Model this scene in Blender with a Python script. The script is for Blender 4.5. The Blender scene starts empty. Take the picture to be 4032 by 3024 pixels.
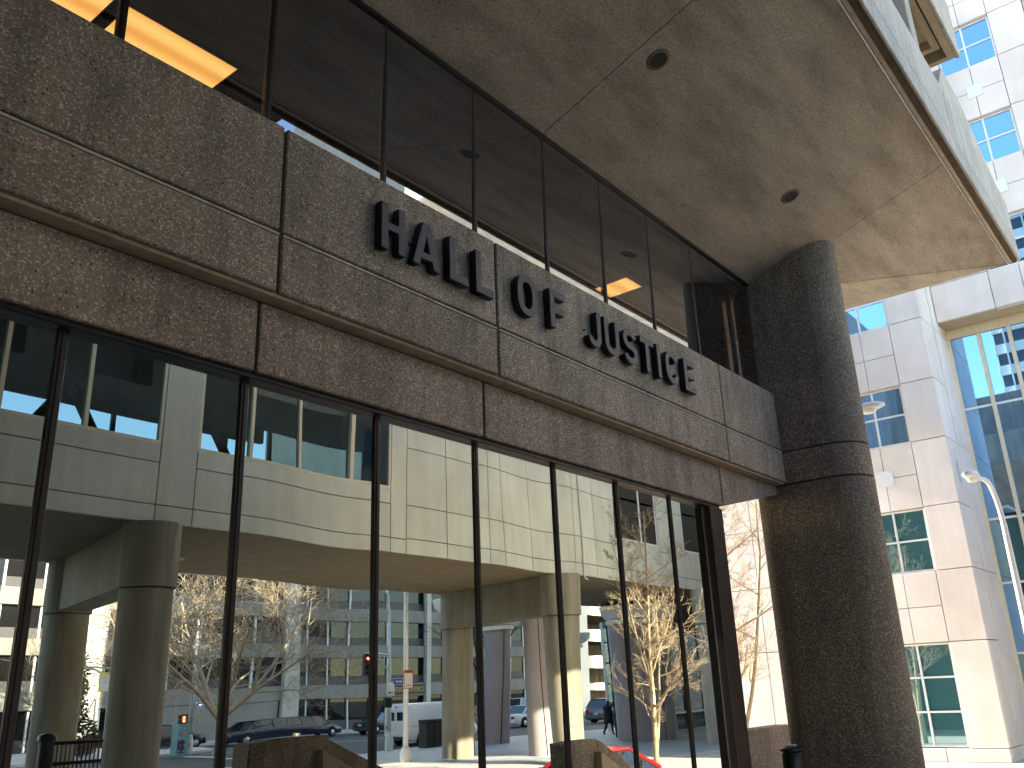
import bpy, bmesh, math, random
from mathutils import Vector, Matrix
R = math.radians
SC = bpy.context.scene
COL = SC.collection
E = 2.45            # eye height above the pavement
YG = 6.4            # plane of the ground floor glass
def RY(yv): return 2*YG - yv     # a point the photo shows reflected stands this far in front of the glass

# ------------------------------------------------------------------ camera
cam = bpy.data.cameras.new('camera'); co = bpy.data.objects.new('camera', cam); COL.objects.link(co)
cx = Vector((0.62998532, -0.77569035, -0.0377224)); cd = Vector((0.23260042, 0.23480676, -0.94380233)); cf = Vector((0.74095583, 0.58580737, 0.32835071))
m = Matrix(((cx.x, -cd.x, -cf.x, 0), (cx.y, -cd.y, -cf.y, 0), (cx.z, -cd.z, -cf.z, E), (0, 0, 0, 1)))
co.matrix_world = m
cam.sensor_width = 36; cam.lens = 31.077; cam.clip_start = 0.05; cam.clip_end = 3000
SC.camera = co
# ------------------------------------------------------------------ sky, sun, exposure
SUN_EL, SUN_AZ = 20.0, -1.0      # azimuth from +Y towards +X, degrees
W = bpy.data.worlds.new('World'); SC.world = W; W.use_nodes = True
wn = W.node_tree.nodes; wl = W.node_tree.links
sky = wn.new('ShaderNodeTexSky'); sky.sky_type = 'NISHITA'; sky.sun_disc = False
sky.sun_elevation = R(SUN_EL); sky.sun_rotation = R(SUN_AZ); sky.air_density = 1.0; sky.dust_density = 0.6; sky.ozone_density = 1.2
bg = wn['Background']; bg.inputs[1].default_value = 0.15; wl.new(sky.outputs[0], bg.inputs[0])
sl = bpy.data.lights.new('sun', 'SUN'); sl.energy = 5.0; sl.angle = R(0.5); sl.color = (1, .9, .74)
so = bpy.data.objects.new('sun', sl); COL.objects.link(so)
sd = Vector((math.sin(R(SUN_AZ))*math.cos(R(SUN_EL)), math.cos(R(SUN_AZ))*math.cos(R(SUN_EL)), math.sin(R(SUN_EL))))
so.rotation_euler = sd.to_track_quat('Z', 'Y').to_euler(); so.location = (0, 0, 60)
SC.view_settings.view_transform = 'Standard'; SC.view_settings.look = 'None'; SC.view_settings.gamma = 1
SC.view_settings.exposure = 2.42
SC.cycles.use_denoising = True
SC.cycles.max_bounces = 10; SC.cycles.diffuse_bounces = 5; SC.cycles.glossy_bounces = 6; SC.cycles.transparent_max_bounces = 12

# ------------------------------------------------------------------ materials
MATS = {}
def nt(name):
    M = bpy.data.materials.new(name); M.use_nodes = True; MATS[name] = M
    return M, M.node_tree.nodes, M.node_tree.links, M.node_tree.nodes['Principled BSDF']
def pos(n, l, scale=(1, 1, 1)):
    g = n.new('ShaderNodeNewGeometry'); mp = n.new('ShaderNodeMapping'); mp.inputs['Scale'].default_value = scale
    l.new(g.outputs['Position'], mp.inputs[0]); return mp.outputs[0]
def ramp(n, stops):
    r = n.new('ShaderNodeValToRGB'); e = r.color_ramp.elements
    e[0].position, e[0].color = stops[0][0], (*stops[0][1], 1); e[1].position, e[1].color = stops[-1][0], (*stops[-1][1], 1)
    for p, c in stops[1:-1]:
        k = e.new(p); k.color = (*c, 1)
    return r
def noise(n, l, vec, sc, det=3, rough=.55):
    t = n.new('ShaderNodeTexNoise'); t.inputs['Scale'].default_value = sc; t.inputs['Detail'].default_value = det; t.inputs['Roughness'].default_value = rough
    l.new(vec, t.inputs['Vector']); return t
def mix(n, l, fac, a, b, mode='MIX'):
    k = n.new('ShaderNodeMix'); k.data_type = 'RGBA'; k.blend_type = mode
    for i, v in ((0, fac), (6, a), (7, b)):
        if hasattr(v, 'links'): l.new(v, k.inputs[i])
        elif i == 0: k.inputs[0].default_value = v
        else: k.inputs[i].default_value = (*v, 1)
    return k.outputs[2]
def bump(n, l, h, b, s=.3, d=.01):
    k = n.new('ShaderNodeBump'); k.inputs['Strength'].default_value = s; k.inputs['Distance'].default_value = d
    l.new(h, k.inputs['Height']); l.new(k.outputs[0], b.inputs['Normal'])
def tone(n, l, c, a=.09):
    oi = n.new('ShaderNodeObjectInfo'); r = ramp(n, [(0, (1-a, 1-a, 1-a*1.1)), (1, (1+a, 1+a*.95, 1+a*.85))]); l.new(oi.outputs['Random'], r.inputs[0])
    return mix(n, l, 1, c, r.outputs[0], 'MULTIPLY')
def plain(name, c, rough=.6, metal=0, var=.12, vs=6, spec=.4, emit=None, bmp=0):
    M, n, l, b = nt(name)
    b.inputs['Roughness'].default_value = rough; b.inputs['Metallic'].default_value = metal
    b.inputs['Specular IOR Level'].default_value = spec
    if var:
        t = noise(n, l, pos(n, l), vs, 4)
        r = ramp(n, [(.3, tuple(v*(1-var) for v in c)), (.7, tuple(min(1, v*(1+var)) for v in c))]); l.new(t.outputs[0], r.inputs[0]); l.new(r.outputs[0], b.inputs['Base Color'])
        if bmp: bump(n, l, t.outputs[0], b, bmp)
    else: b.inputs['Base Color'].default_value = (*c, 1)
    if emit:
        b.inputs['Emission Color'].default_value = (*emit[0], 1); b.inputs['Emission Strength'].default_value = emit[1]
    return M
def aggregate(name, base, light, dark, cells=62, lightness=.5, stain=.3, rel=.35, streak=.6):
    """exposed aggregate: mortar with pale and dark pebbles and weathering"""
    M, n, l, b = nt(name)
    p = pos(n, l)
    v = n.new('ShaderNodeTexVoronoi'); v.inputs['Scale'].default_value = cells; l.new(p, v.inputs['Vector'])
    d2 = noise(n, l, p, cells*.9, 2)
    sep = n.new('ShaderNodeSeparateColor'); l.new(v.outputs['Color'], sep.inputs[0])
    mid = tuple((a+c)/2 for a, c in zip(base, light))
    r1 = ramp(n, [(0, dark), (.055, tuple(x*.6 for x in base)), (.16, base), (.50, tuple(x*1.08 for x in base)), (.68, mid), (.82, mid), (.93, light)])
    l.new(sep.outputs[0], r1.inputs[0])
    dist = ramp(n, [(.35, (1, 1, 1)), (.6, (0, 0, 0))]); l.new(v.outputs['Distance'], dist.inputs[0])
    pebble = mix(n, l, dist.outputs[0], base, r1.outputs[0])
    fine = mix(n, l, .5, pebble, (0.5, .5, .5), 'MIX')
    gr = ramp(n, [(.3, (.8, .8, .8)), (.7, (1.15, 1.15, 1.15))]); l.new(d2.outputs[0], gr.inputs[0])
    c1 = mix(n, l, .7, pebble, gr.outputs[0], 'MULTIPLY')
    st = noise(n, l, pos(n, l, (.9, .9, .55)), 1.3, 6, .62)
    sr = ramp(n, [(.33, (1-stain, 1-stain*1.02, 1-stain*1.05)), (.62, (1.08, 1.06, 1.03))]); l.new(st.outputs[0], sr.inputs[0])
    sk = noise(n, l, pos(n, l, (4, 4, .35)), 1.5, 5, .6); kr = ramp(n, [(.36, (.62, .62, .63)), (.55, (1, 1, 1))]); l.new(sk.outputs[0], kr.inputs[0])
    c2 = mix(n, l, 1, c1, sr.outputs[0], 'MULTIPLY'); c2 = mix(n, l, streak, c2, kr.outputs[0], 'MULTIPLY'); c2 = tone(n, l, c2); l.new(c2, b.inputs['Base Color'])
    b.inputs['Roughness'].default_value = .88; b.inputs['Specular IOR Level'].default_value = .25
    bump(n, l, v.outputs['Distance'], b, rel, .006)
    return M
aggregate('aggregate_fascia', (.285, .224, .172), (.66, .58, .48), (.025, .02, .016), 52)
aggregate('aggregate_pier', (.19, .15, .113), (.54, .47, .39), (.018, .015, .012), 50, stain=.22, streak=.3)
aggregate('aggregate_outer', (.42, .38, .33), (.6, .56, .5), (.12, .1, .09), 60, stain=.15)
# soffit: fine sprayed concrete with broad diagonal stains
M, n, l, b = nt('soffit_concrete')
p = pos(n, l); f1 = noise(n, l, p, 34, 5, .8)
r1 = ramp(n, [(.33, (.18, .142, .106)), (.5, (.385, .32, .243)), (.68, (.55, .472, .37))]); l.new(f1.outputs[0], r1.inputs[0])
st = noise(n, l, pos(n, l, (.55, 2.2, 1.0)), 1.1, 7, .62)
sr = ramp(n, [(.33, (.68, .67, .65)), (.5, (.95, .94, .92)), (.66, (1.12, 1.1, 1.06))]); l.new(st.outputs[0], sr.inputs[0])
l.new(mix(n, l, 1, r1.outputs[0], sr.outputs[0], 'MULTIPLY'), b.inputs['Base Color']); b.inputs['Roughness'].default_value = .9
bump(n, l, f1.outputs[0], b, .3, .008)
def streaky(name, c, dirt, amount=.5, sc=1.0, grain=40):
    """cast or painted panels with rain streaks"""
    M, n, l, b = nt(name)
    a = noise(n, l, pos(n, l, (1.6*sc, 1.6*sc, .16*sc)), 1.5, 6, .6); g = noise(n, l, pos(n, l), grain, 2); cl = noise(n, l, pos(n, l), .8*sc, 4)
    r = ramp(n, [(.35, dirt), (.62, c)]); l.new(a.outputs[0], r.inputs[0])
    r2 = ramp(n, [(.3, (.93, .93, .93)), (.7, (1.05, 1.05, 1.05))]); l.new(g.outputs[0], r2.inputs[0])
    r3 = ramp(n, [(.3, (.9, .89, .87)), (.7, (1.05, 1.05, 1.05))]); l.new(cl.outputs[0], r3.inputs[0])
    c1 = mix(n, l, amount, c, r.outputs[0]); c1 = mix(n, l, 1, c1, r2.outputs[0], 'MULTIPLY'); c1 = mix(n, l, 1, c1, r3.outputs[0], 'MULTIPLY')
    c1 = tone(n, l, c1, .05); l.new(c1, b.inputs['Base Color']); b.inputs['Roughness'].default_value = .75; b.inputs['Specular IOR Level'].default_value = .3
    return M
streaky('white_panel', (.79, .715, .67), (.71, .625, .56), .5)
streaky('wing_panel', (.62, .62, .55), (.47, .46, .39), .5)
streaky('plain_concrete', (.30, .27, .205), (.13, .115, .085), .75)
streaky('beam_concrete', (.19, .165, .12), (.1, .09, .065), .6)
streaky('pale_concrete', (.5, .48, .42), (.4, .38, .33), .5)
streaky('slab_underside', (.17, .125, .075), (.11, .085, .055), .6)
streaky('purple_stucco', (.33, .285, .29), (.28, .245, .25), .5)
streaky('office_concrete', (.23, .23, .20), (.175, .17, .145), .6, .5)
streaky('grey_block', (.25, .25, .225), (.19, .185, .165), .6, .5)
streaky('beige_underside', (.52, .42, .28), (.42, .33, .21), .5)
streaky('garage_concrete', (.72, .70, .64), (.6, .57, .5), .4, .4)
plain('joint_dark', (.035, .028, .022), .9, vs=9)
plain('joint_tan', (.30, .235, .16), .9)
plain('recess_brown', (.10, .07, .042), .9, var=.3, vs=5)
plain('lip_tan', (.46, .36, .25), .85, var=.18, vs=7)
plain('lip_light', (.42, .37, .31), .85, var=.25, vs=9)
plain('bronze_frame', (.022, .016, .014), .42, .5, var=.25, spec=.5)
plain('letter_metal', (.020, .022, .031), .5, .3, var=.2, vs=14)
plain('white_metal', (.78, .78, .77), .35, .1, var=.05)
plain('cream_metal', (.68, .6, .44), .5, 0, var=.06)
plain('galvanised', (.52, .54, .53), .45, .35, var=.12)
plain('black_iron', (.012, .013, .016), .4, .2, var=.2)
plain('black_plastic', (.01, .01, .011), .45, 0, var=.2)
plain('rubber', (.012, .012, .012), .85, 0, var=.15)
plain('rust_pipe', (.32, .2, .09), .8, 0, var=.35, vs=3)
plain('rim_metal', (.5, .5, .52), .3, .8, var=.05)
plain('red_lens', (.45, .02, .02), .25, 0, var=.05)
plain('lamp_lens', (.8, .8, .78), .15, 0, var=.05)
plain('red_paint', (.55, .02, .025), .22, 0, var=.04, spec=.7)
plain('black_paint', (.008, .009, .014), .12, 0, var=.04, spec=.8)
plain('navy_paint', (.012, .016, .035), .12, 0, var=.04, spec=.8)
plain('white_paint', (.72, .73, .75), .25, 0, var=.03, spec=.6)
plain('grey_paint', (.14, .145, .15), .22, .4, var=.04, spec=.6)
plain('silver_paint', (.42, .44, .47), .25, .5, var=.04)
plain('sign_blue', (.03, .07, .42), .4, 0, var=.04)
plain('sign_white', (.78, .78, .76), .4, 0, var=.03)
plain('sign_red', (.5, .05, .04), .4, 0, var=.03)
plain('sign_yellow', (.75, .78, .05), .4, 0, var=.03)
plain('gold_letter', (.30, .25, .12), .5, .3, var=.08)
plain('coat_black', (.012, .012, .014), .85, 0, var=.2, vs=12)
plain('skin', (.35, .2, .14), .6, 0, var=.06)
plain('office_panel', (.055, .052, .055), .5, 0, var=.2, vs=.7)
plain('interior_dark', (.045, .04, .036), .85, var=.15)
plain('interior_ceiling', (.03, .028, .026), .9, var=.1)
plain('lens_hole', (.004, .004, .004), .6, var=0)
plain('rim_rust', (.16, .10, .07), .7, .2, var=.3, vs=30)
plain('blind_slat', (.35, .27, .15), .6)
plain('board_cyan', (.16, .36, .40), .5, var=.06)
plain('board_blue', (.03, .05, .16), .5, var=.06)
plain('board_red', (.5, .08, .06), .5, var=.05)
plain('board_gold', (.6, .4, .12), .5, var=.05)
plain('graffiti_grey', (.25, .26, .26), .6, var=.6, vs=5)
plain('brick_brown', (.13, .09, .07), .9, var=.25, vs=8)
plain('seat_yellow', (.75, .8, .2), .5, var=.03)
plain('red_light', (.5, .02, .02), .3, var=0, emit=((1, .05, .04), 6))
plain('green_light', (.02, .4, .3), .3, var=0, emit=((.05, 1, .6), 5))
plain('orange_hand', (.5, .05, .02), .3, var=0, emit=((1, .12, .05), 3))
plain('needle', (.045, .075, .02), .8, 0, var=.5, vs=9)
plain('dry_leaf', (.38, .22, .1), .8, 0, var=.4, vs=15)
plain('shrub_leaf', (.12, .07, .05), .8, 0, var=.4, vs=15)
# bark
M, n, l, b = nt('bark_pale')
t = noise(n, l, pos(n, l, (6, 6, 1.6)), 5, 4); r = ramp(n, [(.3, (.24, .17, .10)), (.7, (.52, .42, .29))]); l.new(t.outputs[0], r.inputs[0]); l.new(r.outputs[0], b.inputs['Base Color']); b.inputs['Roughness'].default_value = .85
M, n, l, b = nt('bark_white')
t = noise(n, l, pos(n, l, (6, 6, 1.6)), 5, 4); r = ramp(n, [(.3, (.38, .28, .17)), (.7, (.66, .54, .38))]); l.new(t.outputs[0], r.inputs[0]); l.new(r.outputs[0], b.inputs['Base Color']); b.inputs['Roughness'].default_value = .85
M, n, l, b = nt('bark_grey')
t = noise(n, l, pos(n, l, (6, 6, 1.6)), 5, 4); r = ramp(n, [(.3, (.16, .11, .075)), (.7, (.40, .31, .23))]); l.new(t.outputs[0], r.inputs[0]); l.new(r.outputs[0], b.inputs['Base Color']); b.inputs['Roughness'].default_value = .85
plain('bark_dark', (.04, .032, .026), .9, var=.3, vs=12)
# ground
M, n, l, b = nt('asphalt')
t = noise(n, l, pos(n, l), 90, 3); t2 = noise(n, l, pos(n, l, (.3, 1, 1)), .7, 5)
r = ramp(n, [(.3, (.05, .052, .056)), (.7, (.095, .097, .10))]); l.new(t.outputs[0], r.inputs[0])
r2 = ramp(n, [(.3, (.75, .75, .75)), (.7, (1.2, 1.2, 1.2))]); l.new(t2.outputs[0], r2.inputs[0])
l.new(mix(n, l, 1, r.outputs[0], r2.outputs[0], 'MULTIPLY'), b.inputs['Base Color']); b.inputs['Roughness'].default_value = .8
M, n, l, b = nt('pavement')
t = noise(n, l, pos(n, l), 1.1, 6); r = ramp(n, [(.3, (.44, .42, .375)), (.7, (.58, .555, .50))]); l.new(t.outputs[0], r.inputs[0]); l.new(r.outputs[0], b.inputs['Base Color']); b.inputs['Roughness'].default_value = .85
plain('blue_paving', (.36, .39, .43), .6, var=.18, vs=1.5)
plain('road_paint', (.7, .7, .66), .6, var=.15, vs=4)
# glazing -------------------------------------------------------------
def glazing(name, refl, tint, through, fac, body=None, rough=0.0, fres=.0):
    """coated glass: a mirror coat over either tinted see-through glass or a dark body"""
    M = bpy.data.materials.new(name); M.use_nodes = True; MATS[name] = M
    n, l = M.node_tree.nodes, M.node_tree.links
    for k in list(n):
        if k.type != 'OUTPUT_MATERIAL': n.remove(k)
    out = n['Material Output']
    g = n.new('ShaderNodeBsdfGlossy'); g.inputs['Color'].default_value = (*refl, 1); g.inputs['Roughness'].default_value = rough
    if through: t = n.new('ShaderNodeBsdfTransparent'); t.inputs[0].default_value = (*tint, 1)
    else: t = n.new('ShaderNodeBsdfDiffuse'); t.inputs[0].default_value = (*tint, 1)
    lw = n.new('ShaderNodeLayerWeight'); lw.inputs[0].default_value = .35
    mp = n.new('ShaderNodeMapRange'); mp.inputs['To Min'].default_value = fac; mp.inputs['To Max'].default_value = min(1, fac+fres)
    l.new(lw.outputs['Facing'], mp.inputs['Value'])
    mx = n.new('ShaderNodeMixShader'); l.new(mp.outputs[0], mx.inputs[0]); l.new(t.outputs[0], mx.inputs[1]); l.new(g.outputs[0], mx.inputs[2])
    l.new(mx.outputs[0], out.inputs[0]); return M
glazing('mirror_glass', (.80, .82, .74), (.012, .012, .012), False, .80, fres=.1)
glazing('upper_glass', (.86, .9, 1.0), (.26, .22, .18), True, .26, fres=.25)
glazing('bridge_glass', (.8, .9, .95), (.46, .55, .58), True, .04, fres=.08)
glazing('bridge_far_glass', (.8, .9, .95), (.55, .75, .95), True, .05)
glazing('sky_tint_glass', (.38, .66, 1.0), (.01, .06, .16), False, .66, fres=.3)  # blue of the reflected sky is put into coat and body tint
glazing('teal_glass', (.62, .84, .95), (.05, .155, .175), False, .4, fres=.25)  # light from the rooms is put into the teal body tint
glazing('office_glass', (.7, .8, .85), (.010, .010, .010), False, .03, fres=.06)
glazing('lobby_glass', (.6, .7, .8), (.006, .009, .014), False, .15, fres=.3)
glazing('car_glass', (.8, .9, 1), (.012, .014, .016), False, .07, fres=.22)
# lit diffuser with tube stripes
M, n, l, b = nt('light_diffuser')
w = n.new('ShaderNodeTexWave'); w.wave_type = 'BANDS'; w.bands_direction = 'Y'; w.inputs['Scale'].default_value = .8; w.inputs['Phase Offset'].default_value = 1.2
l.new(pos(n, l), w.inputs[0]); r = ramp(n, [(0, (.78, .42, .10)), (1, (1, .66, .22))]); l.new(w.outputs[0], r.inputs[0])
l.new(r.outputs[0], b.inputs['Emission Color']); b.inputs['Emission Strength'].default_value = 1.15; b.inputs['Base Color'].default_value = (.5, .4, .2, 1)

# ------------------------------------------------------------------ mesh helpers
WP = {}      # world position of every object that can be a parent
class MB:
    def __init__(s): s.v = []; s.f = []
    def add(s, v, f):
        o = len(s.v); s.v += [tuple(x) for x in v]; s.f += [tuple(i+o for i in q) for q in f]; return s
    def box(s, x0, x1, y0, y1, z0, z1):
        return s.add([(x0,y0,z0),(x1,y0,z0),(x1,y1,z0),(x0,y1,z0),(x0,y0,z1),(x1,y0,z1),(x1,y1,z1),(x0,y1,z1)],
                     [(0,3,2,1),(4,5,6,7),(0,1,5,4),(1,2,6,5),(2,3,7,6),(3,0,4,7)])
    def bev(s, x0, x1, y0, y1, z0, z1, c):
        """box with chamfered edges"""
        P = []; idx = {}
        for i, x in ((0, x0), (1, x1)):
            for j, y in ((0, y0), (1, y1)):
                for k, z in ((0, z0), (1, z1)):
                    dx, dy, dz = (c if i == 0 else -c), (c if j == 0 else -c), (c if k == 0 else -c)
                    for a, q in (('x', (x, y+dy, z+dz)), ('y', (x+dx, y, z+dz)), ('z', (x+dx, y+dy, z))):
                        idx[(i, j, k, a)] = len(P); P.append(q)
        F = []
        g = lambda i, j, k, a: idx[(i, j, k, a)]
        for i in (0, 1):
            q = [g(i,0,0,'x'), g(i,1,0,'x'), g(i,1,1,'x'), g(i,0,1,'x')]; F.append(q if i else q[::-1])
            q = [g(0,i,0,'y'), g(0,i,1,'y'), g(1,i,1,'y'), g(1,i,0,'y')]; F.append(q if i else q[::-1])
            q = [g(0,0,i,'z'), g(1,0,i,'z'), g(1,1,i,'z'), g(0,1,i,'z')]; F.append(q if i else q[::-1])
        for a in (0, 1):
            for bb in (0, 1):
                F.append([g(a,bb,0,'x'), g(a,bb,0,'y'), g(a,bb,1,'y'), g(a,bb,1,'x')])
                F.append([g(a,0,bb,'x'), g(a,0,bb,'z'), g(a,1,bb,'z'), g(a,1,bb,'x')])
                F.append([g(0,a,bb,'y'), g(0,a,bb,'z'), g(1,a,bb,'z'), g(1,a,bb,'y')])
                for k in (0, 1): pass
        for i in (0, 1):
            for j in (0, 1):
                for k in (0, 1): F.append([g(i,j,k,'x'), g(i,j,k,'y'), g(i,j,k,'z')])
        return s.add(P, F)
    def prism(s, poly, axis, a, b):
        """extrude a 2-D polygon along an axis: 'y' takes (x,z), 'x' takes (y,z), 'z' takes (x,y)"""
        mk = {'y': lambda p, t: (p[0], t, p[1]), 'x': lambda p, t: (t, p[0], p[1]), 'z': lambda p, t: (p[0], p[1], t)}[axis]
        k = len(poly); V = [mk(p, a) for p in poly]+[mk(p, b) for p in poly]
        F = [tuple(range(k))[::-1], tuple(range(k, 2*k))]+[(i, (i+1) % k, (i+1) % k+k, i+k) for i in range(k)]
        return s.add(V, F)
    def lathe(s, prof, cx=0, cy=0, n=24, cap=True):
        V = []; F = []
        for r_, z in prof:
            V += [(cx+r_*math.cos(2*math.pi*i/n), cy+r_*math.sin(2*math.pi*i/n), z) for i in range(n)]
        for j in range(len(prof)-1):
            F += [(j*n+i, j*n+(i+1) % n, (j+1)*n+(i+1) % n, (j+1)*n+i) for i in range(n)]
        if cap: F += [tuple(range(n))[::-1], tuple(range((len(prof)-1)*n, len(prof)*n))]
        return s.add(V, F)
    def tube(s, pts, rad, n=8, cap=True):
        pts = [Vector(p) for p in pts]
        if not hasattr(rad, '__len__'): rad = [rad]*len(pts)
        V = []; F = []; u = None
        for i, p in enumerate(pts):
            d = (pts[min(i+1, len(pts)-1)]-pts[max(i-1, 0)]).normalized()
            if u is None: u = d.cross(Vector((0, 0, 1)) if abs(d.z) < .9 else Vector((1, 0, 0))).normalized()
            else:
                u = u-d*u.dot(d); u = u.normalized() if u.length > 1e-6 else d.orthogonal().normalized()
            w_ = d.cross(u)
            V += [p+rad[i]*(math.cos(2*math.pi*k/n)*u+math.sin(2*math.pi*k/n)*w_) for k in range(n)]
        for j in range(len(pts)-1):
            F += [(j*n+i, j*n+(i+1) % n, (j+1)*n+(i+1) % n, (j+1)*n+i) for i in range(n)]
        if cap: F += [tuple(range(n))[::-1], tuple(range((len(pts)-1)*n, len(pts)*n))]
        return s.add(V, F)
    def mesh(s, name, smooth=False, angle=None):
        me = bpy.data.meshes.new(name); me.from_pydata(s.v, [], s.f)
        bm = bmesh.new(); bm.from_mesh(me); bmesh.ops.recalc_face_normals(bm, faces=bm.faces); bm.to_mesh(me); bm.free()
        if smooth or angle:
            for p_ in me.polygons: p_.use_smooth = True
            if angle: me.set_sharp_from_angle(angle=R(angle))
        me.update(); return me
def link(name, me, mat, parent=None, loc=(0, 0, 0)):
    o = bpy.data.objects.new(name, me); COL.objects.link(o)
    if mat and not me.materials: me.materials.append(MATS[mat])
    o.location = loc
    if parent is not None: o.parent = parent
    return o
def thing(name, label, cat, loc=(0, 0, 0), group=None, rz=0):
    o = bpy.data.objects.new(name, None); COL.objects.link(o); o.location = loc; o.rotation_euler = (0, 0, rz); o.empty_display_size = .3
    o['label'] = label; o['category'] = cat
    if group: o['group'] = group
    WP[o.name] = Vector(loc); return o
def tag(o, label, cat, group=None):
    o['label'] = label; o['category'] = cat
    if group: o['group'] = group
    return o
def part(name, mb, mat, parent, **k):
    """mesh given in world coordinates, child of an unrotated parent"""
    c = Vector([ (min(v[i] for v in mb.v)+max(v[i] for v in mb.v))/2 for i in range(3)])
    mb.v = [tuple(Vector(v)-c) for v in mb.v]
    base = WP.get(parent.name, Vector((0, 0, 0))) if parent else Vector((0, 0, 0))
    o = link(name, mb.mesh(name, **k), mat, parent, c-base); WP[o.name] = c
    return o
def lpart(name, mb, mat, parent, **k):
    """mesh given in the parent's own coordinates"""
    return link(name, mb.mesh(name, **k), mat, parent)
def structure(name, mb, mat):
    o = part(name, mb, mat, None); o['kind'] = 'structure'; return o
def shared(name, me, mat, parent, wpos):
    o = link(name, me, mat, parent, Vector(wpos)-WP.get(parent.name, Vector((0, 0, 0)))); WP[o.name] = Vector(wpos); return o
def text_mesh(txt, size, ext):
    cu = bpy.data.curves.new('lettering', 'FONT'); cu.body = txt; cu.size = size; cu.extrude = ext; cu.offset = size*.012; cu.align_x = 'LEFT'
    o = bpy.data.objects.new('tmp', cu); COL.objects.link(o)
    dg = bpy.context.evaluated_depsgraph_get(); me = bpy.data.meshes.new_from_object(o.evaluated_get(dg)); bpy.data.objects.remove(o); return me

# ================================================================== SETTING
structure('street', MB().box(-400, 500, -400, 400, -.6, -.15), 'asphalt')
# pavement of the court, with its kerb towards the street
structure('pavement', MB().box(-120, 62, RY(33.6), 60, -.15, 0), 'pavement')
structure('far_pavement', MB().box(-120, 160, RY(62), RY(56), -.15, -.02), 'pavement')
structure('corner_pavement', MB().prism([(14, RY(56)), (14, RY(49)), (29, RY(47.5)), (32.5, RY(49)), (33.5, RY(52)), (33.5, RY(56))], 'z', -.15, -.024), 'pavement')
c_ = [(34+8.2*math.cos(t*math.pi/20), RY(24)+6.6*math.sin(t*math.pi/20)) for t in range(40)]
structure('round_paving', MB().prism(c_, 'z', .0, .012), 'blue_paving')
structure('terrace', MB().box(-40, 13.0, -1.55, 9, 0, .85).box(13.0, 14.9, 2.0, 9, 0, .846), 'brick_brown')
st_ = MB()
for i in range(5): st_.box(13.0+i*.32, 13.32+i*.32, -1.2, 1.95, 0, .85-.17*(i+1)+.004)
structure('steps', st_, 'pavement')
for i, (x0, yv0) in enumerate(((38, 40.0), (52, 40.2), (66, 40.1), (30, 40.1), (80, 40.2))):
    o = part('lane_marking', MB().box(x0, x0+3.2, RY(yv0), RY(yv0)+.12, -.149, -.146), 'road_paint', None); o['kind'] = 'structure'
o = part('lane_marking', MB().box(30, 58, RY(46.6), RY(46.6)+.12, -.149, -.146), 'road_paint', None); o['kind'] = 'structure'
o = part('stop_line', MB().box(28.5, 29.0, RY(46), RY(37), -.149, -.146), 'road_paint', None); o['kind'] = 'structure'

# ================================================================== COURTHOUSE
hall = thing('courthouse', 'brown exposed-aggregate courthouse with mirrored ground floor glazing, sloping soffit and round-ended pier', 'building', (6, 10, 0))
X0 = -14.0
# --- ground floor mirror glazing
MX = [-3.5, -2.0, -.45, 1.13, 2.70, 4.29, 5.86, 7.36, 8.855, 10.31, 11.79]
ZT = .424*YG+E
rnd = random.Random(5)
def pane(x0, x1, z0, z1, y, bow, tilt, wave, mat, name='window_pane'):
    nx, nz = 14, 26; V = []; F = []
    w, h = x1-x0, z1-z0; ph = rnd.random()*6
    for j in range(nz+1):
        for i in range(nx+1):
            u, v = i/nx-.5, j/nz-.5
            d = bow*(1-4*u*u)+tilt[0]*u*w+tilt[1]*v*h+wave*(math.sin(5*u+3.1*v+ph)*.6+math.sin(9*v-3*u+ph*2)*.25)
            V.append((x0+w*(u+.5), y-d, z0+h*(v+.5)))
    k = nx+1
    for j in range(nz):
        for i in range(nx): F.append((j*k+i, j*k+i+1, (j+1)*k+i+1, (j+1)*k+i))
    mb = MB(); mb.add(V, F); return part(name, mb, mat, hall, smooth=True)
spec = {4.29: (-.0026, .0022), 7.36: (-.0004, .0016), 2.70: (.0002, .0004), 5.86: (0, .0004), 8.855: (.0002, .0009)}
ends = MX[1:]+[12.88]
for a, b_ in zip(MX, ends):
    bow, wv = spec.get(a, (0, .0003))
    pane(a+.035, b_-.035, .93, ZT-.02, YG, bow, (rnd.uniform(-.0003, .0003), rnd.uniform(-.0003, .0003)), wv, 'mirror_glass')
me = MB().bev(-.040, .040, -.022, .02, 0, ZT-.9, .005).mesh('mullion'); me2 = MB().bev(-.013, .013, -.032, -.0222, .03, ZT-.95, .003).mesh('mullion_cap')
for x in MX[1:]:
    o = shared('mullion', me, 'bronze_frame', hall, (x, YG, .9)); shared('mullion_cap', me2, 'bronze_frame', o, (x, YG, .9))
part('head_frame', MB().bev(X0, 13.3, YG-.10, YG+.03, ZT-.03, ZT+.035, .008), 'bronze_frame', hall)
part('sill_frame', MB().bev(X0, 13.3, YG-.10, YG+.03, .852, .93, .008), 'bronze_frame', hall)
part('corner_post', MB().bev(12.86, 13.3, YG-.14, YG+.45, .852, ZT-.035, .01), 'bronze_frame', hall)
# side glazing of the lobby behind the corner post
part('side_wall', MB().box(13.15, 13.25, YG+.46, 24, 0, 5.1), 'bronze_frame', hall)
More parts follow.
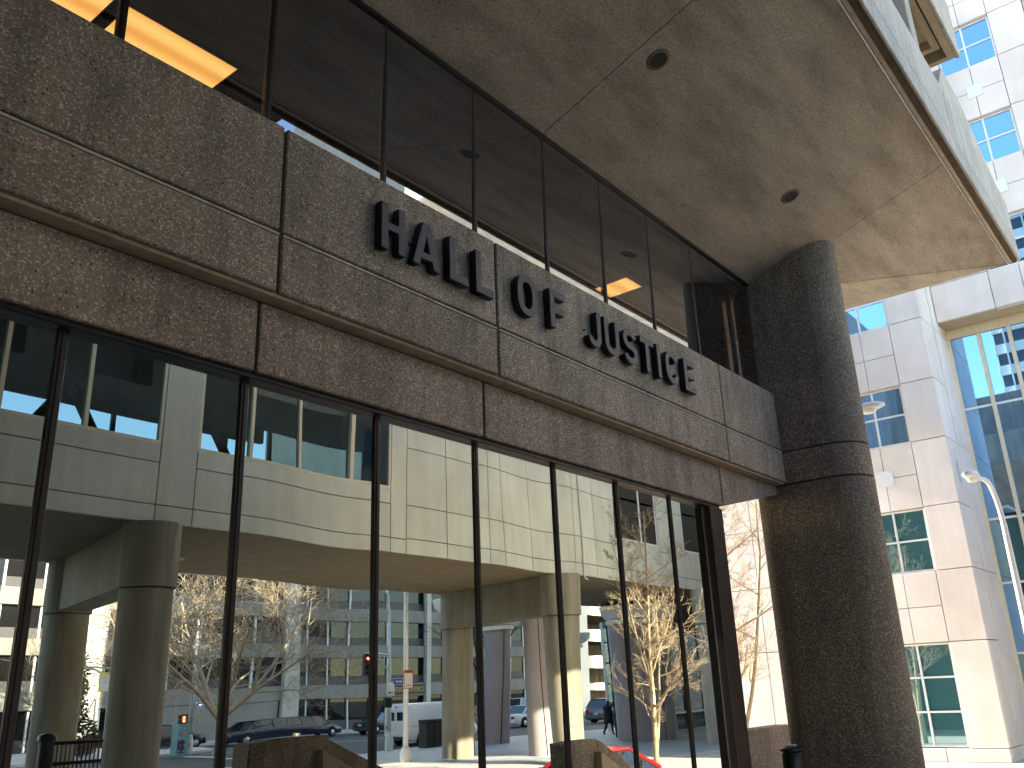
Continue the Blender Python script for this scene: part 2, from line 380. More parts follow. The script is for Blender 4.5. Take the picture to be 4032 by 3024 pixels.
# --- lower spandrel
ZS0, ZS1, YS = 5.185, 5.85, 6.25
LJ = [X0, -4.9, -1.84, 1.23, 4.30, 7.375, 13.35]
for a, b_ in zip(LJ, LJ[1:]):
    part('spandrel_panel', MB().bev(a+.017, b_-.017, YS, YS+.3, ZS0, ZS1, .012), 'aggregate_fascia', hall)
part('spandrel_haunch', MB().prism([(13.363, ZS0), (15.69, 5.70), (15.69, ZS1), (13.363, ZS1)], 'y', YS+.002, YS+.45), 'aggregate_fascia', hall)
part('spandrel_backing', MB().box(X0, 13.4, YS+.025, YS+.28, ZS0+.015, ZS1+.06), 'joint_dark', hall)
# --- fascia: two courses of panels over a recessed joint
YF, ZF0, ZF1, ZG0, ZG1 = 6.05, 5.895, 7.62, 6.455, 6.512
FJ = [X0, -4.9, -1.80, 4.34, 7.43, 13.36, 15.695]
for a, b_ in zip(FJ, FJ[1:]):
    part('fascia_panel', MB().bev(a+.018, b_-.018, YF, YF+.2, ZG1, ZF1, .012), 'aggregate_fascia', hall)
    part('fascia_panel', MB().bev(a+.018, b_-.018, YF-.004, YF+.3, ZF0, ZG0, .014), 'aggregate_fascia', hall)
    part('groove_lip', MB().bev(a+.020, b_-.020, YF-.008, YF+.1, ZG0+.001, ZG0+.026, .004), 'lip_light', hall)
part('fascia_backing', MB().box(X0, 15.69, YF+.04, YF+.22, ZF0+.02, ZF1-.02), 'recess_brown', hall)
part('fascia_return', MB().box(X0, 15.69, YF+.21, YS+.3, ZF0+.06, ZF0+.3), 'joint_dark', hall)
part('recess_strip', MB().box(X0, 15.69, YF+.05, YS+.1, ZF0-.03, ZF0+.014), 'lip_tan', hall)
# --- upper windows
YU, ZU0, ZU1 = 6.317, 7.55, 1.195*6.317+E
UX = [x*6.317 for x in (-.27, -.03, .207, .442, .679, .923, 1.166, 1.403, 1.632, 1.858, 2.0965, 2.336)]
ue = UX[1:]+[15.69]
for a, b_ in zip(UX, ue):
    mb = MB(); mb.add([(a+.016, YU, ZU0), (b_-.016, YU, ZU0), (b_-.016, YU-.030, ZU1-.03), (a+.016, YU-.030, ZU1-.03)], [(0, 1, 2, 3)])
    part('upper_window_pane', mb, 'upper_glass', hall)
me = MB().bev(-.034, .034, -.022, .05, 0, ZU1-ZU0-.03, .004).mesh('upper_mullion'); me2 = MB().bev(-.012, .012, -.03, -.0222, .02, ZU1-ZU0-.06, .002).mesh('mullion_cap')
for x in UX:
    o = shared('upper_mullion', me, 'bronze_frame', hall, (x, YU, ZU0)); shared('mullion_cap', me2, 'bronze_frame', o, (x, YU, ZU0))
part('upper_head_frame', MB().bev(X0, 15.69, YU-.07, YU+.06, ZU1-.045, ZU1+.004, .006), 'bronze_frame', hall)
part('upper_sill_frame', MB().box(X0, 15.69, YU-.06, YU+.08, ZU0-.3, ZU0+.006), 'bronze_frame', hall)
# room behind the upper windows
part('room_ceiling', MB().box(X0, 16.0, YU+.1, 14, 9.95, 10.05), 'interior_ceiling', hall)
part('room_back_wall', MB().box(X0, 16.0, 13.9, 14.05, 5.9, 9.95), 'interior_dark', hall)
part('room_floor', MB().box(X0, 16.0, YU+.1, 13.9, 5.95, 6.05), 'interior_dark', hall)
part('room_end_wall', MB().box(15.9, 16.05, YU+.7, 13.9, 6.05, 9.95), 'interior_dark', hall)
for (a, b_, c, d) in ((3.68, 5.11, 8.2, 9.4), (2.2, 3.52, 8.2, 9.4), (13.56, 14.15, 7.8, 8.55)):
    o = part('ceiling_light', MB().box(a, b_, c, d, 9.925, 9.948), 'light_diffuser', hall)
    part('trim', MB().box(a-.04, a, c-.04, d+.04, 9.91, 9.949).box(b_, b_+.04, c-.04, d+.04, 9.91, 9.949).box(a, b_, c-.04, c, 9.91, 9.949).box(a, b_, d, d+.04, 9.91, 9.949), 'interior_dark', o)
for i in range(9):   # blind behind the pane below the small ceiling light
    part('blind_slat', MB().box(12.0, 13.2, YU+.12, YU+.15, 9.93-.0-i*.035, 9.934-i*.035), 'blind_slat', hall)
# --- sloping soffit
S = .3467
Yi, Yo = YU-.03, 2.42
def zs(y): return (1.195*6.317+E)+S*(6.317-y)
XM = 16.2; XE = 21.72; 
def soffit(x0, x1, y0=Yo, mitre=False, g=.007):
    t = .12
    if not mitre:
        P = [(x0+g, y0), (x1-g, y0), (x1-g, Yi), (x0+g, Yi)]
    else:
        P = [(x0+g, y0), (XE-.03, y0), (XM+.02, Yi), (x0+g, Yi)]
    k = len(P); V = [(x, y, zs(y)) for x, y in P]+[(x, y, zs(y)+t) for x, y in P]
    F = [tuple(range(k)), tuple(range(k, 2*k))]+[(i, (i+1) % k, (i+1) % k+k, i+k) for i in range(k)]
    mb = MB(); mb.add(V, F); return part('soffit_panel', mb, 'soffit_concrete', hall)
soffit(X0, 1.58); soffit(1.58, 8.88); soffit(8.88, 16.17); soffit(16.17, XE, mitre=True)
ze = lambda x: zs(Yi)+(zs(Yo)-zs(Yi))*(x-XM)/(XE-XM)
V = [(XE, Yo+.01, ze(XE)), (XE, 12, ze(XE)), (XM+.05, 12, ze(XM)), (XM+.05, Yi+.01, ze(XM))]
mb = MB(); mb.add(V+[(a, b_, c+.12) for a, b_, c in V], [(0, 1, 2, 3), (4, 5, 6, 7), (0, 1, 5, 4), (1, 2, 6, 5), (2, 3, 7, 6), (3, 0, 4, 7)])
part('soffit_panel', mb, 'soffit_concrete', hall)
V = [(X0, Yo, zs(Yo)+.05), (XE-.1, Yo, zs(Yo)+.05), (XM, Yi, zs(Yi)+.05), (X0, Yi, zs(Yi)+.05)]
mb = MB(); mb.add(V+[(a, b_, c+.04) for a, b_, c in V], [(0, 1, 2, 3), (4, 5, 6, 7), (0, 1, 5, 4), (1, 2, 6, 5), (2, 3, 7, 6), (3, 0, 4, 7)])
part('soffit_backing', mb, 'joint_dark', hall)
# recessed downlights
for (x, y) in ((9.284, 4.536), (14.018, 4.594), (4.55, 4.56), (-.2, 4.56)):
    nrm = Vector((0, -S, -1)).normalized(); q = nrm.to_track_quat('Z', 'Y')
    z = zs(y); c = Vector((x, y, z))
    ring = MB().lathe([(.128, -.02), (.128, .014), (.165, .012), (.178, .004), (.178, -.02)], n=28, cap=False)
    ring.v = [tuple(c+q @ Vector(v)) for v in ring.v]; o = part('downlight', ring, 'rim_rust', hall, angle=40)
    hole = MB().lathe([(.127, -.02), (.127, .006)], n=28); hole.v = [tuple(c+q @ Vector(v)) for v in hole.v]; part('aperture', hole, 'lens_hole', o)
# outer edge: drip, lip, recess, then the vertical outer fascia
zo = zs(Yo)
part('drip_strip', MB().bev(X0, XE-.02, Yo-.012, Yo+.012, zo-.03, zo+.02, .004), 'galvanised', hall)
part('edge_lip', MB().bev(X0, XE, 2.335, 2.402, zo-.012, zo+.1, .008), 'lip_tan', hall)
part('edge_recess', MB().box(X0, XE, 2.217, 2.333, zo+.02, zo+.1), 'recess_brown', hall)
OJ = [X0, -5.7, 1.6, 8.9, 16.17, XE+.02]
zg = zo+.42; zt = zo+1.5
for a, b_ in zip(OJ, OJ[1:]):
    part('outer_panel', MB().bev(a+.006, b_-.006, 2.165, 2.215, zo-.03, zg-.008, .012), 'aggregate_outer', hall)
    part('outer_panel', MB().bev(a+.006, b_-.006, 2.167, 2.6, zg+.008, zt, .012), 'aggregate_outer', hall)
part('outer_backing', MB().box(X0, XE, 2.19, 2.5, zo+.11, zt-.02), 'joint_tan', hall)
part('outer_end_wall', MB().bev(XE-.6, XE+.02, 2.61, 14, zo+.13, zt, .015), 'aggregate_outer', hall)
part('upper_gable', MB().prism([(16.0, zt), (XE, zt+.004), (18.1, zt+.95), (16.9, zt+.95)], 'y', 2.2, 2.55), 'aggregate_outer', hall)
# storey above: deep-set wall, fins and a coffered slab
part('upper_wall', MB().box(X0, 20.0, 3.6, 4.0, zt, 16.9), 'aggregate_outer', hall)
part('upper_end_wall', MB().box(19.6, 20.0, 4.0, 22, zt, 14.8), 'aggregate_outer', hall)
part('upper_roof', MB().box(X0, 20.0, 4.01, 22, 14.81, 15.1), 'aggregate_outer', hall)
for x in (-2.5, 2.0, 6.4, 10.8, 15.05):
    part('fin', MB().bev(x-.22, x+.22, 2.25, 3.6, zt-.1, 15.6, .02), 'aggregate_outer', hall)
sb = part('upper_slab', MB().box(X0, 19.35, 2.19, 2.34, 15.56, 17.1).box(19.2, 19.35, 2.34, 3.6, 15.56, 17.1).box(X0, 19.2, 3.45, 3.6, 15.56, 17.1).box(X0, 19.2, 2.34, 3.45, 15.9, 17.1), 'beige_underside', hall)
part('coffer_frame', MB().box(X0, 19.0, 2.40, 2.55, 15.7, 15.89).box(18.85, 19.0, 2.55, 3.3, 15.7, 15.89), 'beige_underside', sb)
part('slab_face', MB().bev(X0, 19.4, 2.1, 2.188, 15.54, 17.0, .02), 'aggregate_outer', sb)
# --- round-ended pier
def stadium(r_, c0, c1, x=16.25, n=18):
    P = [(x+r_*math.cos(math.pi+math.pi*i/n), c0+r_*math.sin(math.pi+math.pi*i/n)) for i in range(n+1)]
    return P+[(x+r_*math.cos(math.pi*i/n), c1+r_*math.sin(math.pi*i/n)) for i in range(n+1)]
def pier_piece(z0, z1, r_=.55, mat='aggregate_pier', ch=.012, top=None):
    P0 = stadium(r_-ch, 5.21, 6.27); P1 = stadium(r_, 5.21, 6.27); k = len(P0)
    mb = MB(); rows = [(P0, z0), (P1, z0+ch), (P1, z1-ch), (P0, z1)] if not top else [(P0, z0), (P1, z0+ch), (P1, None)]
    V = []
    for P, z in rows: V += [(x, y, z if z is not None else min(zs(y), zs(6.3)+2)-.004) for x, y in P]
    F = [tuple(range(k))[::-1], tuple(range((len(rows)-1)*k, len(rows)*k))]
    for j in range(len(rows)-1): F += [(j*k+i, j*k+(i+1) % k, (j+1)*k+(i+1) % k, (j+1)*k+i) for i in range(k)]
    mb.add(V, F); return mb
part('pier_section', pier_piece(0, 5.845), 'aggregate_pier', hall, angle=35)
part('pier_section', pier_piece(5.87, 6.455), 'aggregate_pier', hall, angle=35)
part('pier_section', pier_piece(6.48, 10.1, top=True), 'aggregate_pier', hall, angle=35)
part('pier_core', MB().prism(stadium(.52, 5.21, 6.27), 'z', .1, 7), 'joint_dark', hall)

# --- skywalk, and unseen blocks added to shade the left, the rear and the gap
part('side_shade_block', MB().box(-30, -4, -6.0, 6.0, 0, 24), 'aggregate_fascia', hall)  # unseen, added to darken the fascia towards its left end
part('skywalk', MB().box(-4.01, 7.4, -6.0, 2.1, 11.4, 15.2), 'aggregate_fascia', hall)
part('rear_shade_block', MB().box(13.3, 17.9, 14.2, 26, 0, 9.4), 'aggregate_fascia', hall)  # out of view, added to keep low sun off the pier and low wall
gw = thing('sun_block_mass', 'unseen raised block added behind the pier to keep low sun off the wing', 'building', (25, 12, 0))
part('span', MB().box(19.8, 30.05, 10, 14, 10.3, 16.8), 'aggregate_outer', gw)  # added out of sight to stop the sun above the column feet

# --- lettering on the fascia
sign = thing('sign_lettering', 'dark raised metal letters reading HALL OF JUSTICE on the aggregate fascia', 'sign', (8.9, YF, 4.305+E))
def arc(cx_, cz, rx, rz, a0, a1, k=18): return [(cx_+rx*math.cos(R(a0+(a1-a0)*i/k)), cz+rz*math.sin(R(a0+(a1-a0)*i/k))) for i in range(k+1)]
def ribbon(path, w):
    L = []; Q = []
    for i, p in enumerate(path):
        a = Vector(path[max(i-1, 0)]); b_ = Vector(path[min(i+1, len(path)-1)]); d = (b_-a).normalized(); nn = Vector((-d.y, d.x))
        L.append(tuple(Vector(p)+nn*w/2)); Q.append(tuple(Vector(p)-nn*w/2))
    return L+Q[::-1]
HH = .53; w = .098
def glyph(ch, W_):
    H = HH
    if ch == 'H': return [[(0,0),(w,0),(w,H*.44),(W_-w,H*.44),(W_-w,0),(W_,0),(W_,H),(W_-w,H),(W_-w,H*.60),(w,H*.60),(w,H),(0,H)]]
    if ch == 'A':
        c = W_/2; return [[(0,0),(w*1.05,0),(c-.085,H*.17+0),(c+.085,H*.17),(W_-w*1.05,0),(W_,0),(c+w*.62,H),(c-w*.62,H)], [(c-.052,H*.32),(c+.052,H*.32),(c,H*.72)]]
    if ch == 'L': return [[(0,0),(W_,0),(W_,w),(w,w),(w,H),(0,H)]]
    if ch == 'F': return [[(0,0),(w,0),(w,H*.40),(W_*.9,H*.40),(W_*.9,H*.40+w),(w,H*.40+w),(w,H-w),(W_,H-w),(W_,H),(0,H)]]
    if ch == 'T': return [[(W_/2-w/2,0),(W_/2+w/2,0),(W_/2+w/2,H-w),(W_,H-w),(W_,H),(0,H),(0,H-w),(W_/2-w/2,H-w)]]
    if ch == 'I': return [[(0,0),(w,0),(w,H),(0,H)]]
    if ch == 'E': return [[(0,0),(W_,0),(W_,w),(w,w),(w,H*.42),(W_*.92,H*.42),(W_*.92,H*.42+w),(w,H*.42+w),(w,H-w),(W_,H-w),(W_,H),(0,H)]]
    if ch == 'O':
        a = W_/2; rz = H/2; k = .56
        def sup(rx, rzz): return [(a+rx*abs(math.cos(t))**.8*(1 if math.cos(t) >= 0 else -1), rz+rzz*abs(math.sin(t))**.8*(1 if math.sin(t) >= 0 else -1)) for t in [2*math.pi*i/40 for i in range(40)]]
        return [sup(a, rz+.008), sup(a-w, rz-w+.008)]
    if ch == 'C':
        a = W_/2-w/2; c = W_/2; pt = arc(c, H-a-w/2, a, a, 12, 180, 14)+arc(c, a+w/2, a, a, 180, 348, 14); return [ribbon(pt, w)]
    if ch == 'U':
        a = W_/2-w/2; c = W_/2; pt = [(w/2, H)]+arc(c, a+w/2, a, a, 180, 360, 16)+[(W_-w/2, H)]; return [ribbon(pt, w)]
    if ch == 'J':
        a = W_/2-w/2; c = W_/2; pt = arc(c, a+w/2, a, a, 185, 360, 16)+[(W_-w/2, H)]; return [ribbon(pt, w)]
    if ch == 'S':
        a = W_/2-w/2; c = W_/2; rz = (H-w)/4; pt = arc(c, H-w/2-rz, a, rz, 15, 255, 16)+arc(c, w/2+rz, a, rz, 80, -165, 16); return [ribbon(pt, w)]
LET = [('H', 5.47, 5.81), ('A', 5.92, 6.34), ('L', 6.49, 6.80), ('L', 6.93, 7.24), ('O', 7.69, 8.08), ('F', 8.35, 8.68), ('J', 9.20, 9.51), ('U', 9.60, 9.97),
       ('S', 10.08, 10.45), ('T', 10.55, 10.92), ('I', 11.02, 11.11), ('C', 11.27, 11.66), ('E', 11.85, 12.20)]
for ch, a, b_ in LET:
    cu = bpy.data.curves.new('letter', 'CURVE'); cu.dimensions = '2D'; cu.fill_mode = 'BOTH'; cu.extrude = .044; cu.bevel_depth = .004; cu.bevel_resolution = 1; cu.offset = -.004
    for ol in glyph(ch, b_-a):
        s_ = cu.splines.new('POLY'); s_.points.add(len(ol)-1); s_.use_cyclic_u = True
        for p_, q in zip(s_.points, ol): p_.co = (q[0], q[1], 0, 1)
    o = bpy.data.objects.new('tmp', cu); COL.objects.link(o)
    me = bpy.data.meshes.new_from_object(o.evaluated_get(bpy.context.evaluated_depsgraph_get())); bpy.data.objects.remove(o)
    me.transform(Matrix.Rotation(R(90), 4, 'X'))
    lt = shared('letter', me, 'letter_metal', sign, (a, YF-.066, 4.305+E)); lt['label'] = 'raised dark letter '+ch
    part('stud', MB().tube([(a+.05, YF-.03, 4.305+E+.25), (a+.05, YF+.02, 4.305+E+.25)], .012, 6), 'letter_metal', lt)

# ================================================================== WHITE PANEL BUILDING (right)
XR = 30.0
wb = thing('office_building', 'white panel-clad office building with white-framed blue windows on the right', 'building', (36, 8, 0))
pitch = 4.13; wt = [.93+E+pitch*k for k in range(-1, 7)]       # window heads
wh = [3.0]+[2.0]*8
def panel_x(x, y0, y1, z0, z1, g=.012, mat='white_panel'):     # panel on a face looking towards -X
    return part('wall_panel', MB().bev(x, x+.3, y0+g, y1-g, z0+g, z1-g, .008), mat, wb)
def grid_window(x, y0, y1, z0, z1, cols, rows, glass, fr=.055, name='window'):
    mb = MB().box(x+.02, x+.10, y0, y0+fr, z0, z1).box(x+.02, x+.10, y1-fr, y1, z0, z1).box(x+.02, x+.10, y0+fr, y1-fr, z0, z0+fr).box(x+.02, x+.10, y0+fr, y1-fr, z1-fr, z1)
    o = part(name, mb, 'white_metal', wb)
    for c in range(1, cols):
        yy = y0+(y1-y0)*c/cols; part('mullion', MB().box(x+.024, x+.096, yy-fr*.55, yy+fr*.55, z0+fr, z1-fr), 'white_metal', o)
    for r_ in range(1, rows):
        zz = z0+(z1-z0)*r_/rows; part('transom', MB().box(x+.03, x+.09, y0+fr, y1-fr, zz-fr*.5, zz+fr*.5), 'white_metal', o)
    for c in range(cols):
        for r_ in range(rows):
            ya, yb = y0+(y1-y0)*c/cols, y0+(y1-y0)*(c+1)/cols; za, zb = z0+(z1-z0)*r_/rows, z0+(z1-z0)*(r_+1)/rows
            part('pane', MB().box(x+.07, x+.075, ya+fr*.3, yb-fr*.3, za+fr*.3, zb-fr*.3), glass, o)
    return o
part('core', MB().box(XR+.42, 90, 6.3, 40, 0, 27).box(33.6, 90, .1, 6.3, 0, 27), 'joint_tan', wb)
rows = []
for k in range(6):
    top = .93+E+pitch*k; bot = top-(3.0 if k == 0 else 2.0)
    rows.append((bot, top))
YC, YW0, YW1 = 6.18, 7.25, 9.25
edges = [0, rows[0][0]]
plate = MB().bev(-.03, 0, -.26, .26, -.26, .26, .01).mesh('wall_plate'); screw = MB().bev(-.036, -.0302, -.02, .02, -.02, .02, .002).mesh('screw')
for k, (bot, top) in enumerate(rows):
    # pilaster panel at the corner and solid panels north of the window, storey by storey
    nb = rows[k+1][0] if k+1 < 6 else 27
    for (z0, z1) in ((bot, top), (top, nb)):
        panel_x(XR, YC, YW0, z0, z1)
        yy = YW1
        for ye in (10.6, 13.1, 14.9, 17.5, 20, 24, 30, 40): panel_x(XR, yy, ye, z0, z1); yy = ye
    zm = (top+nb)/2
    if k < 5:
        for (a, b_) in ((YW0, 8.25), (8.25, YW1)):
            for (z0, z1) in ((top, zm), (zm, nb)): panel_x(XR, a, b_, z0, z1, .009)
    else: panel_x(XR, YW0, YW1, top, nb)
    grid_window(XR+.12, YW0+.015, YW1-.015, bot+.015, top-.015, 2, 3 if k == 0 else 2, 'teal_glass' if k < 2 else 'sky_tint_glass')
    if k % 2 == 1:
        o = shared('wall_plate', plate, 'white_metal', wb, (XR-.002, 8.25, zm))
        for dy in (-.2, .2):
            for dz in (-.2, .2): shared('screw', screw, 'galvanised', o, (XR-.002, 8.25+dy, zm+dz))
# plinth
panel_x(XR-.05, YC, 7.9, 0.001, rows[0][0]); panel_x(XR-.05, 7.9, 12, 0.001, rows[0][0]); panel_x(XR-.05, 12, 30, 0.001, rows[0][0])
# return of the pilaster (looking towards -Y)
XB = 32.1
for k, (bot, top) in enumerate(rows):
    nb = rows[k+1][0] if k+1 < 6 else 27
    for (z0, z1) in ((bot, top), (top, nb)):
        part('wall_panel', MB().bev(XR+.13, 31.45, YC-.002, YC+.12, z0+.012, z1-.012, .006), 'white_panel', wb)
    part('wall_panel', MB().bev(31.47, XB+1.3, YC-.03, YC+.12, bot+.012, nb-.012, .006), 'white_panel', wb)
    if k % 2 == 1:
        part('wall_plate', MB().bev(30.62, 30.84, YC-.02, YC-.003, (top+nb)/2-.35, (top+nb)/2+.35, .005), 'galvanised', wb)
part('wall_panel', MB().bev(XR+.13, XB+1.3, YC-.002, YC+.12, .001, rows[0][0]-.01, .006), 'white_panel', wb)
# upper wall set back, with its own windows
ZL = 11.72+E
urow = [(21.15+E-3.94*1.02*k, 23.02+E-3.94*1.02*k) for k in range(3)]
YA, YB_ = 2.33, 4.25
cuts = [ZL]+[v for b_, t_ in urow[::-1] for v in (b_, t_)]+[27.4]
segs = [(.1, 1.2), (1.2, YA), (YA, YB_), (YB_, 6.14)]
for i, (z0, z1) in enumerate(zip(cuts, cuts[1:])):
    win = i % 2 == 1
    for (a, b_) in segs:
        iswin = (a, b_) in ((YA, YB_), (.1, 1.2))
        if win and iswin: grid_window(XB+.12, a+.015, b_-.015, z0+.015, z1-.015, 2, 2, 'sky_tint_glass')
        elif iswin and not win:
            mid = (a+b_)/2; zm = (z0+z1)/2
            for (c, d) in ((a, mid), (mid, b_)):
                if i == 0: panel_x(XB, c, d, z0, z1, .009)
                else:
                    for (e, f_) in ((z0, zm), (zm, z1)): panel_x(XB, c, d, e, f_, .009)
            if i and i < 6: shared('wall_plate', plate, 'white_metal', wb, (XB-.002, mid, zm))
        else: panel_x(XB, a, b_, z0, z1)
part('lintel_underside', MB().box(XB+.12, XB+1.25, .1, 6.14, ZL+.01, ZL+.3), 'beige_underside', wb)
# tall recessed glazing under the lintel
XG = 33.2
ys = [6.12, 5.12, 4.16, 3.2, 2.24, 1.28, .3]
zb = [0.2, 3.0, 5.2, 7.3, 8.72+E, ZL-.35]
cw = part('tall_window', MB().box(XG, XG+.1, 0.15, 6.14, ZL-.35, ZL), 'cream_metal', wb); part('sill', MB().box(XG, XG+.1, 0.15, 6.14, 0.02, .2), 'cream_metal', cw)
for i, y in enumerate(ys):
    part('mullion', MB().bev(XG-.09, XG+.06, y-.06, y+.06, .21, ZL-.36, .01), 'cream_metal', cw)
for z in zb[1:-1]:
    part('transom', MB().bev(XG-.04, XG+.05, 0.15, 6.05, z-.035, z+.035, .006), 'white_metal', cw)
for i in range(len(ys)-1):
    for j in range(len(zb)-1):
        part('pane', MB().box(XG+.02, XG+.03, ys[i+1]+.05, ys[i]-.05, zb[j]+.03, zb[j+1]-.03), 'sky_tint_glass' if j in (4, 3, 1) else 'teal_glass', cw)
part('end_wall', MB().box(XB+.14, 90, 0, .09, 0, 27.3), 'white_panel', wb)
part('upper_shade_mass', MB().box(XB+.1, 90, .05, 40, 27.42, 44), 'white_panel', wb)  # extra height added out of view to shade the buildings across the street
# ================================================================== RAISED WHITE WING (seen reflected)
YW = RY(19.0); YR = RY(26.4)          # front and rear faces of the wing
wing = thing('raised_wing', 'white panelled wing with glazed bridge raised on concrete columns, facing the courthouse', 'building', (20, YW, 0))
zw0 = 3.98+E; zw1 = 5.85+E; ztop = 11.9
def wpanel(x0, x1, z0, z1, g=.012, y=YW, mat='wing_panel'):
    return part('wall_panel', MB().bev(x0+g, x1-g, y-.12, y, z0+g, z1-g, .006), mat, wing)
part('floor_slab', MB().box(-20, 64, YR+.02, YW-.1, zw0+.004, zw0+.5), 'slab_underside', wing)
part('panel_backing', MB().box(-20, 18.6, YW-.3, YW-.05, zw0+.1, zw1-.05).box(18.602, 64, YW-.3, YW-.05, zw0+.1, ztop), 'joint_dark', wing)
# glazed bridge part, X < 18.6
pl = [(-9, -8.1), (.6, 1.5), (10.6, 11.55), (18.05, 18.68)]
for i, (a, b_) in enumerate(pl): wpanel(a, b_, zw0+.42, 11.2)
bays = [(-8.1, .6), (1.5, 10.6), (11.55, 18.05)]
for (a, b_) in bays:
    wpanel(a, b_, zw0, zw0+.42); wpanel(a, b_, zw0+.42, zw0+1.42); wpanel(a, b_, zw0+1.42, zw1)
    fr = part('window', MB().box(a, b_, YW-.14, YW-.02, zw1, zw1+.08).box(a, a+.07, YW-.14, YW-.02, zw1+.08, 11.2).box(b_-.07, b_, YW-.14, YW-.02, zw1+.08, 11.2), 'cream_metal', wing)
    k = 5 if b_-a > 8 else 4
    for i in range(1, k): x = a+(b_-a)*i/k; part('mullion', MB().box(x-.045, x+.045, YW-.15, YW-.01, zw1+.081, 11.2), 'cream_metal', fr)
    for i in range(k): x = a+(b_-a)*i/k; part('pane', MB().box(x+.04, x+(b_-a)/k-.04, YW-.085, YW-.08, zw1+.06, 11.2), 'bridge_glass', fr)
for (a, b_) in pl: wpanel(a, b_, zw0, zw0+.42)
part('bridge_roof', MB().box(-20, 18.65, YR, YW, 11.78, 12.0).box(18.65, 30, YR, YW-2.21, 11.78, 12.0), 'interior_ceiling', wing)
part('bridge_head', MB().box(-20, 18.65, YW-.2, YW-.003, 11.2, 11.775), 'wing_panel', wing)
part('bridge_rear_head', MB().box(-20, 18.65, YR, YR+.2, 11.22, 11.775), 'interior_ceiling', wing)
part('bridge_rear_wall', MB().box(-20, 18.65, YR, YR+.2, zw0, zw1+.1), 'wing_panel', wing)
for i in range(20):
    x = -19+i*2.0; part('rear_mullion', MB().box(x-.06, x+.06, YR+.02, YR+.16, zw1+.1, 11.78), 'interior_dark', wing)
for i in range(7):   # truss diagonals inside the bridge
    x = -14+i*4.6
    part('truss_diagonal', MB().tube([(x, YR+.6, zw1-.2), (x+2.3, YR+.6, 11.7)], .16, 6), 'interior_dark', wing)
    part('truss_diagonal', MB().tube([(x+4.6, YR+.6, zw1-.2), (x+2.3, YR+.6, 11.7)], .16, 6), 'interior_dark', wing)
part('bridge_end_wall', MB().box(18.56, 18.66, YW-2.2, YW-.16, zw0+.5, 11.77), 'interior_ceiling', wing)
o = part('bridge_light', MB().box(16.4, 17.5, YW-2.2, YW-1.7, 11.72, 11.77), 'seat_yellow', wing)
# solid part, X > 18.6: panels with two windows
VJ = [18.68, 20.4, 22.4, 23.15, 24.9, 27.25, 28.8, 30.45, 33.8, 36.0, 39.3, 41.5, 44.8, 47, 50.3, 53, 58, 64]
HJ = [zw0, zw0+.46, zw0+1.46, zw0+3.25, zw0+5.3, ztop]
WIN = [(30.45, 33.8), (36.0, 39.3), (41.5, 44.8), (47, 50.3)]
for a, b_ in zip(VJ, VJ[1:]):
    if (a, b_) in WIN:
        z0, z1 = 5.65+E, 8.9+E
        wpanel(a, b_, zw0, zw0+.46); wpanel(a, b_, zw0+.46, z0); wpanel(a, b_, z1, ztop)
        fr = part('window', MB().box(a+.02, b_-.02, YW-.16, YW-.03, z0, z0+.06).box(a+.02, b_-.02, YW-.16, YW-.03, z1-.06, z1).box(a+.02, a+.08, YW-.16, YW-.03, z0+.06, z1-.06).box(b_-.08, b_-.02, YW-.16, YW-.03, z0+.06, z1-.06), 'white_metal', wing)
        xm = a+.58*(b_-a); part('mullion', MB().box(xm-.05, xm+.05, YW-.155, YW-.02, z0+.061, z1-.061), 'white_metal', fr)
        part('transom', MB().box(a+.08, xm-.051, YW-.15, YW-.05, 7.32+E, 7.42+E).box(xm+.051, b_-.08, YW-.15, YW-.05, 7.32+E, 7.42+E), 'white_metal', fr)
        for (c, d) in ((a+.08, xm-.05), (xm+.05, b_-.08)):
            for (e, f_) in ((z0+.06, 7.32+E), (7.42+E, z1-.06)): part('pane', MB().box(c, d, YW-.1, YW-.095, e, f_), 'lobby_glass', fr)
    else:
        for z0, z1 in zip(HJ, HJ[1:]): wpanel(a, b_, z0, z1)
part('wing_mass', MB().box(18.7, 64, YW-2.2, YW-.31, zw0+.51, ztop), 'wing_panel', wing)
part('downpipe', MB().tube([(27.68, YW+.05, 10.9), (27.68, YW+.05, zw0+.02), (27.72, YW+.05, zw0-.08), (27.95, YW+.02, zw0-.14)], .035, 8), 'galvanised', wing)
# columns in pairs, tied by beams
def column(x, y, r_, mat='plain_concrete', z1=None, ring=True):
    z1 = z1 or zw0
    c = part('column', MB().lathe([(r_, 0), (r_, 4.93), (r_-.02, 4.95)], x, y, 32), mat, wing, angle=40)
    if ring: part('column_head', MB().lathe([(r_*1.1-.015, 4.97), (r_*1.1, 4.985), (r_*1.1, z1-.002)], x, y, 32), mat, c, angle=40)
    return c
for (xf, xr) in ((10.75, 12.0), (26.75, 28.1), (-5.5, -4.6), (42.6, 43.6)):
    column(xf, YW-.28, .58); column(xr, YR+.7, .60, 'plain_concrete')
    V = [(xf-.42, YW-.7), (xf+.42, YW-.7), (xr+.42, YR+.9), (xr-.42, YR+.9)]
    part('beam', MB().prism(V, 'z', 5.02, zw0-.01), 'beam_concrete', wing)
column(37.15, YW+.1, .52, 'pale_concrete')
part('drain_pipe', MB().tube([(27.55, RY(20.6), 5.0), (27.5, RY(20.4), 4.7), (27.5, RY(20.4), .05)], .055, 8), 'rust_pipe', wing)
for z in (1.2, 3.6): part('pipe_clamp', MB().lathe([(.075, z), (.075, z+.06)], 27.5, RY(20.4), 10), 'rust_pipe', wing)
for (x, yv) in ((20.5, 22.5), (14, 23.5), (31, 23)): part('slab_lamp', MB().lathe([(.12, zw0-.05), (.16, zw0)], x, RY(yv), 12), 'lip_tan', wing)
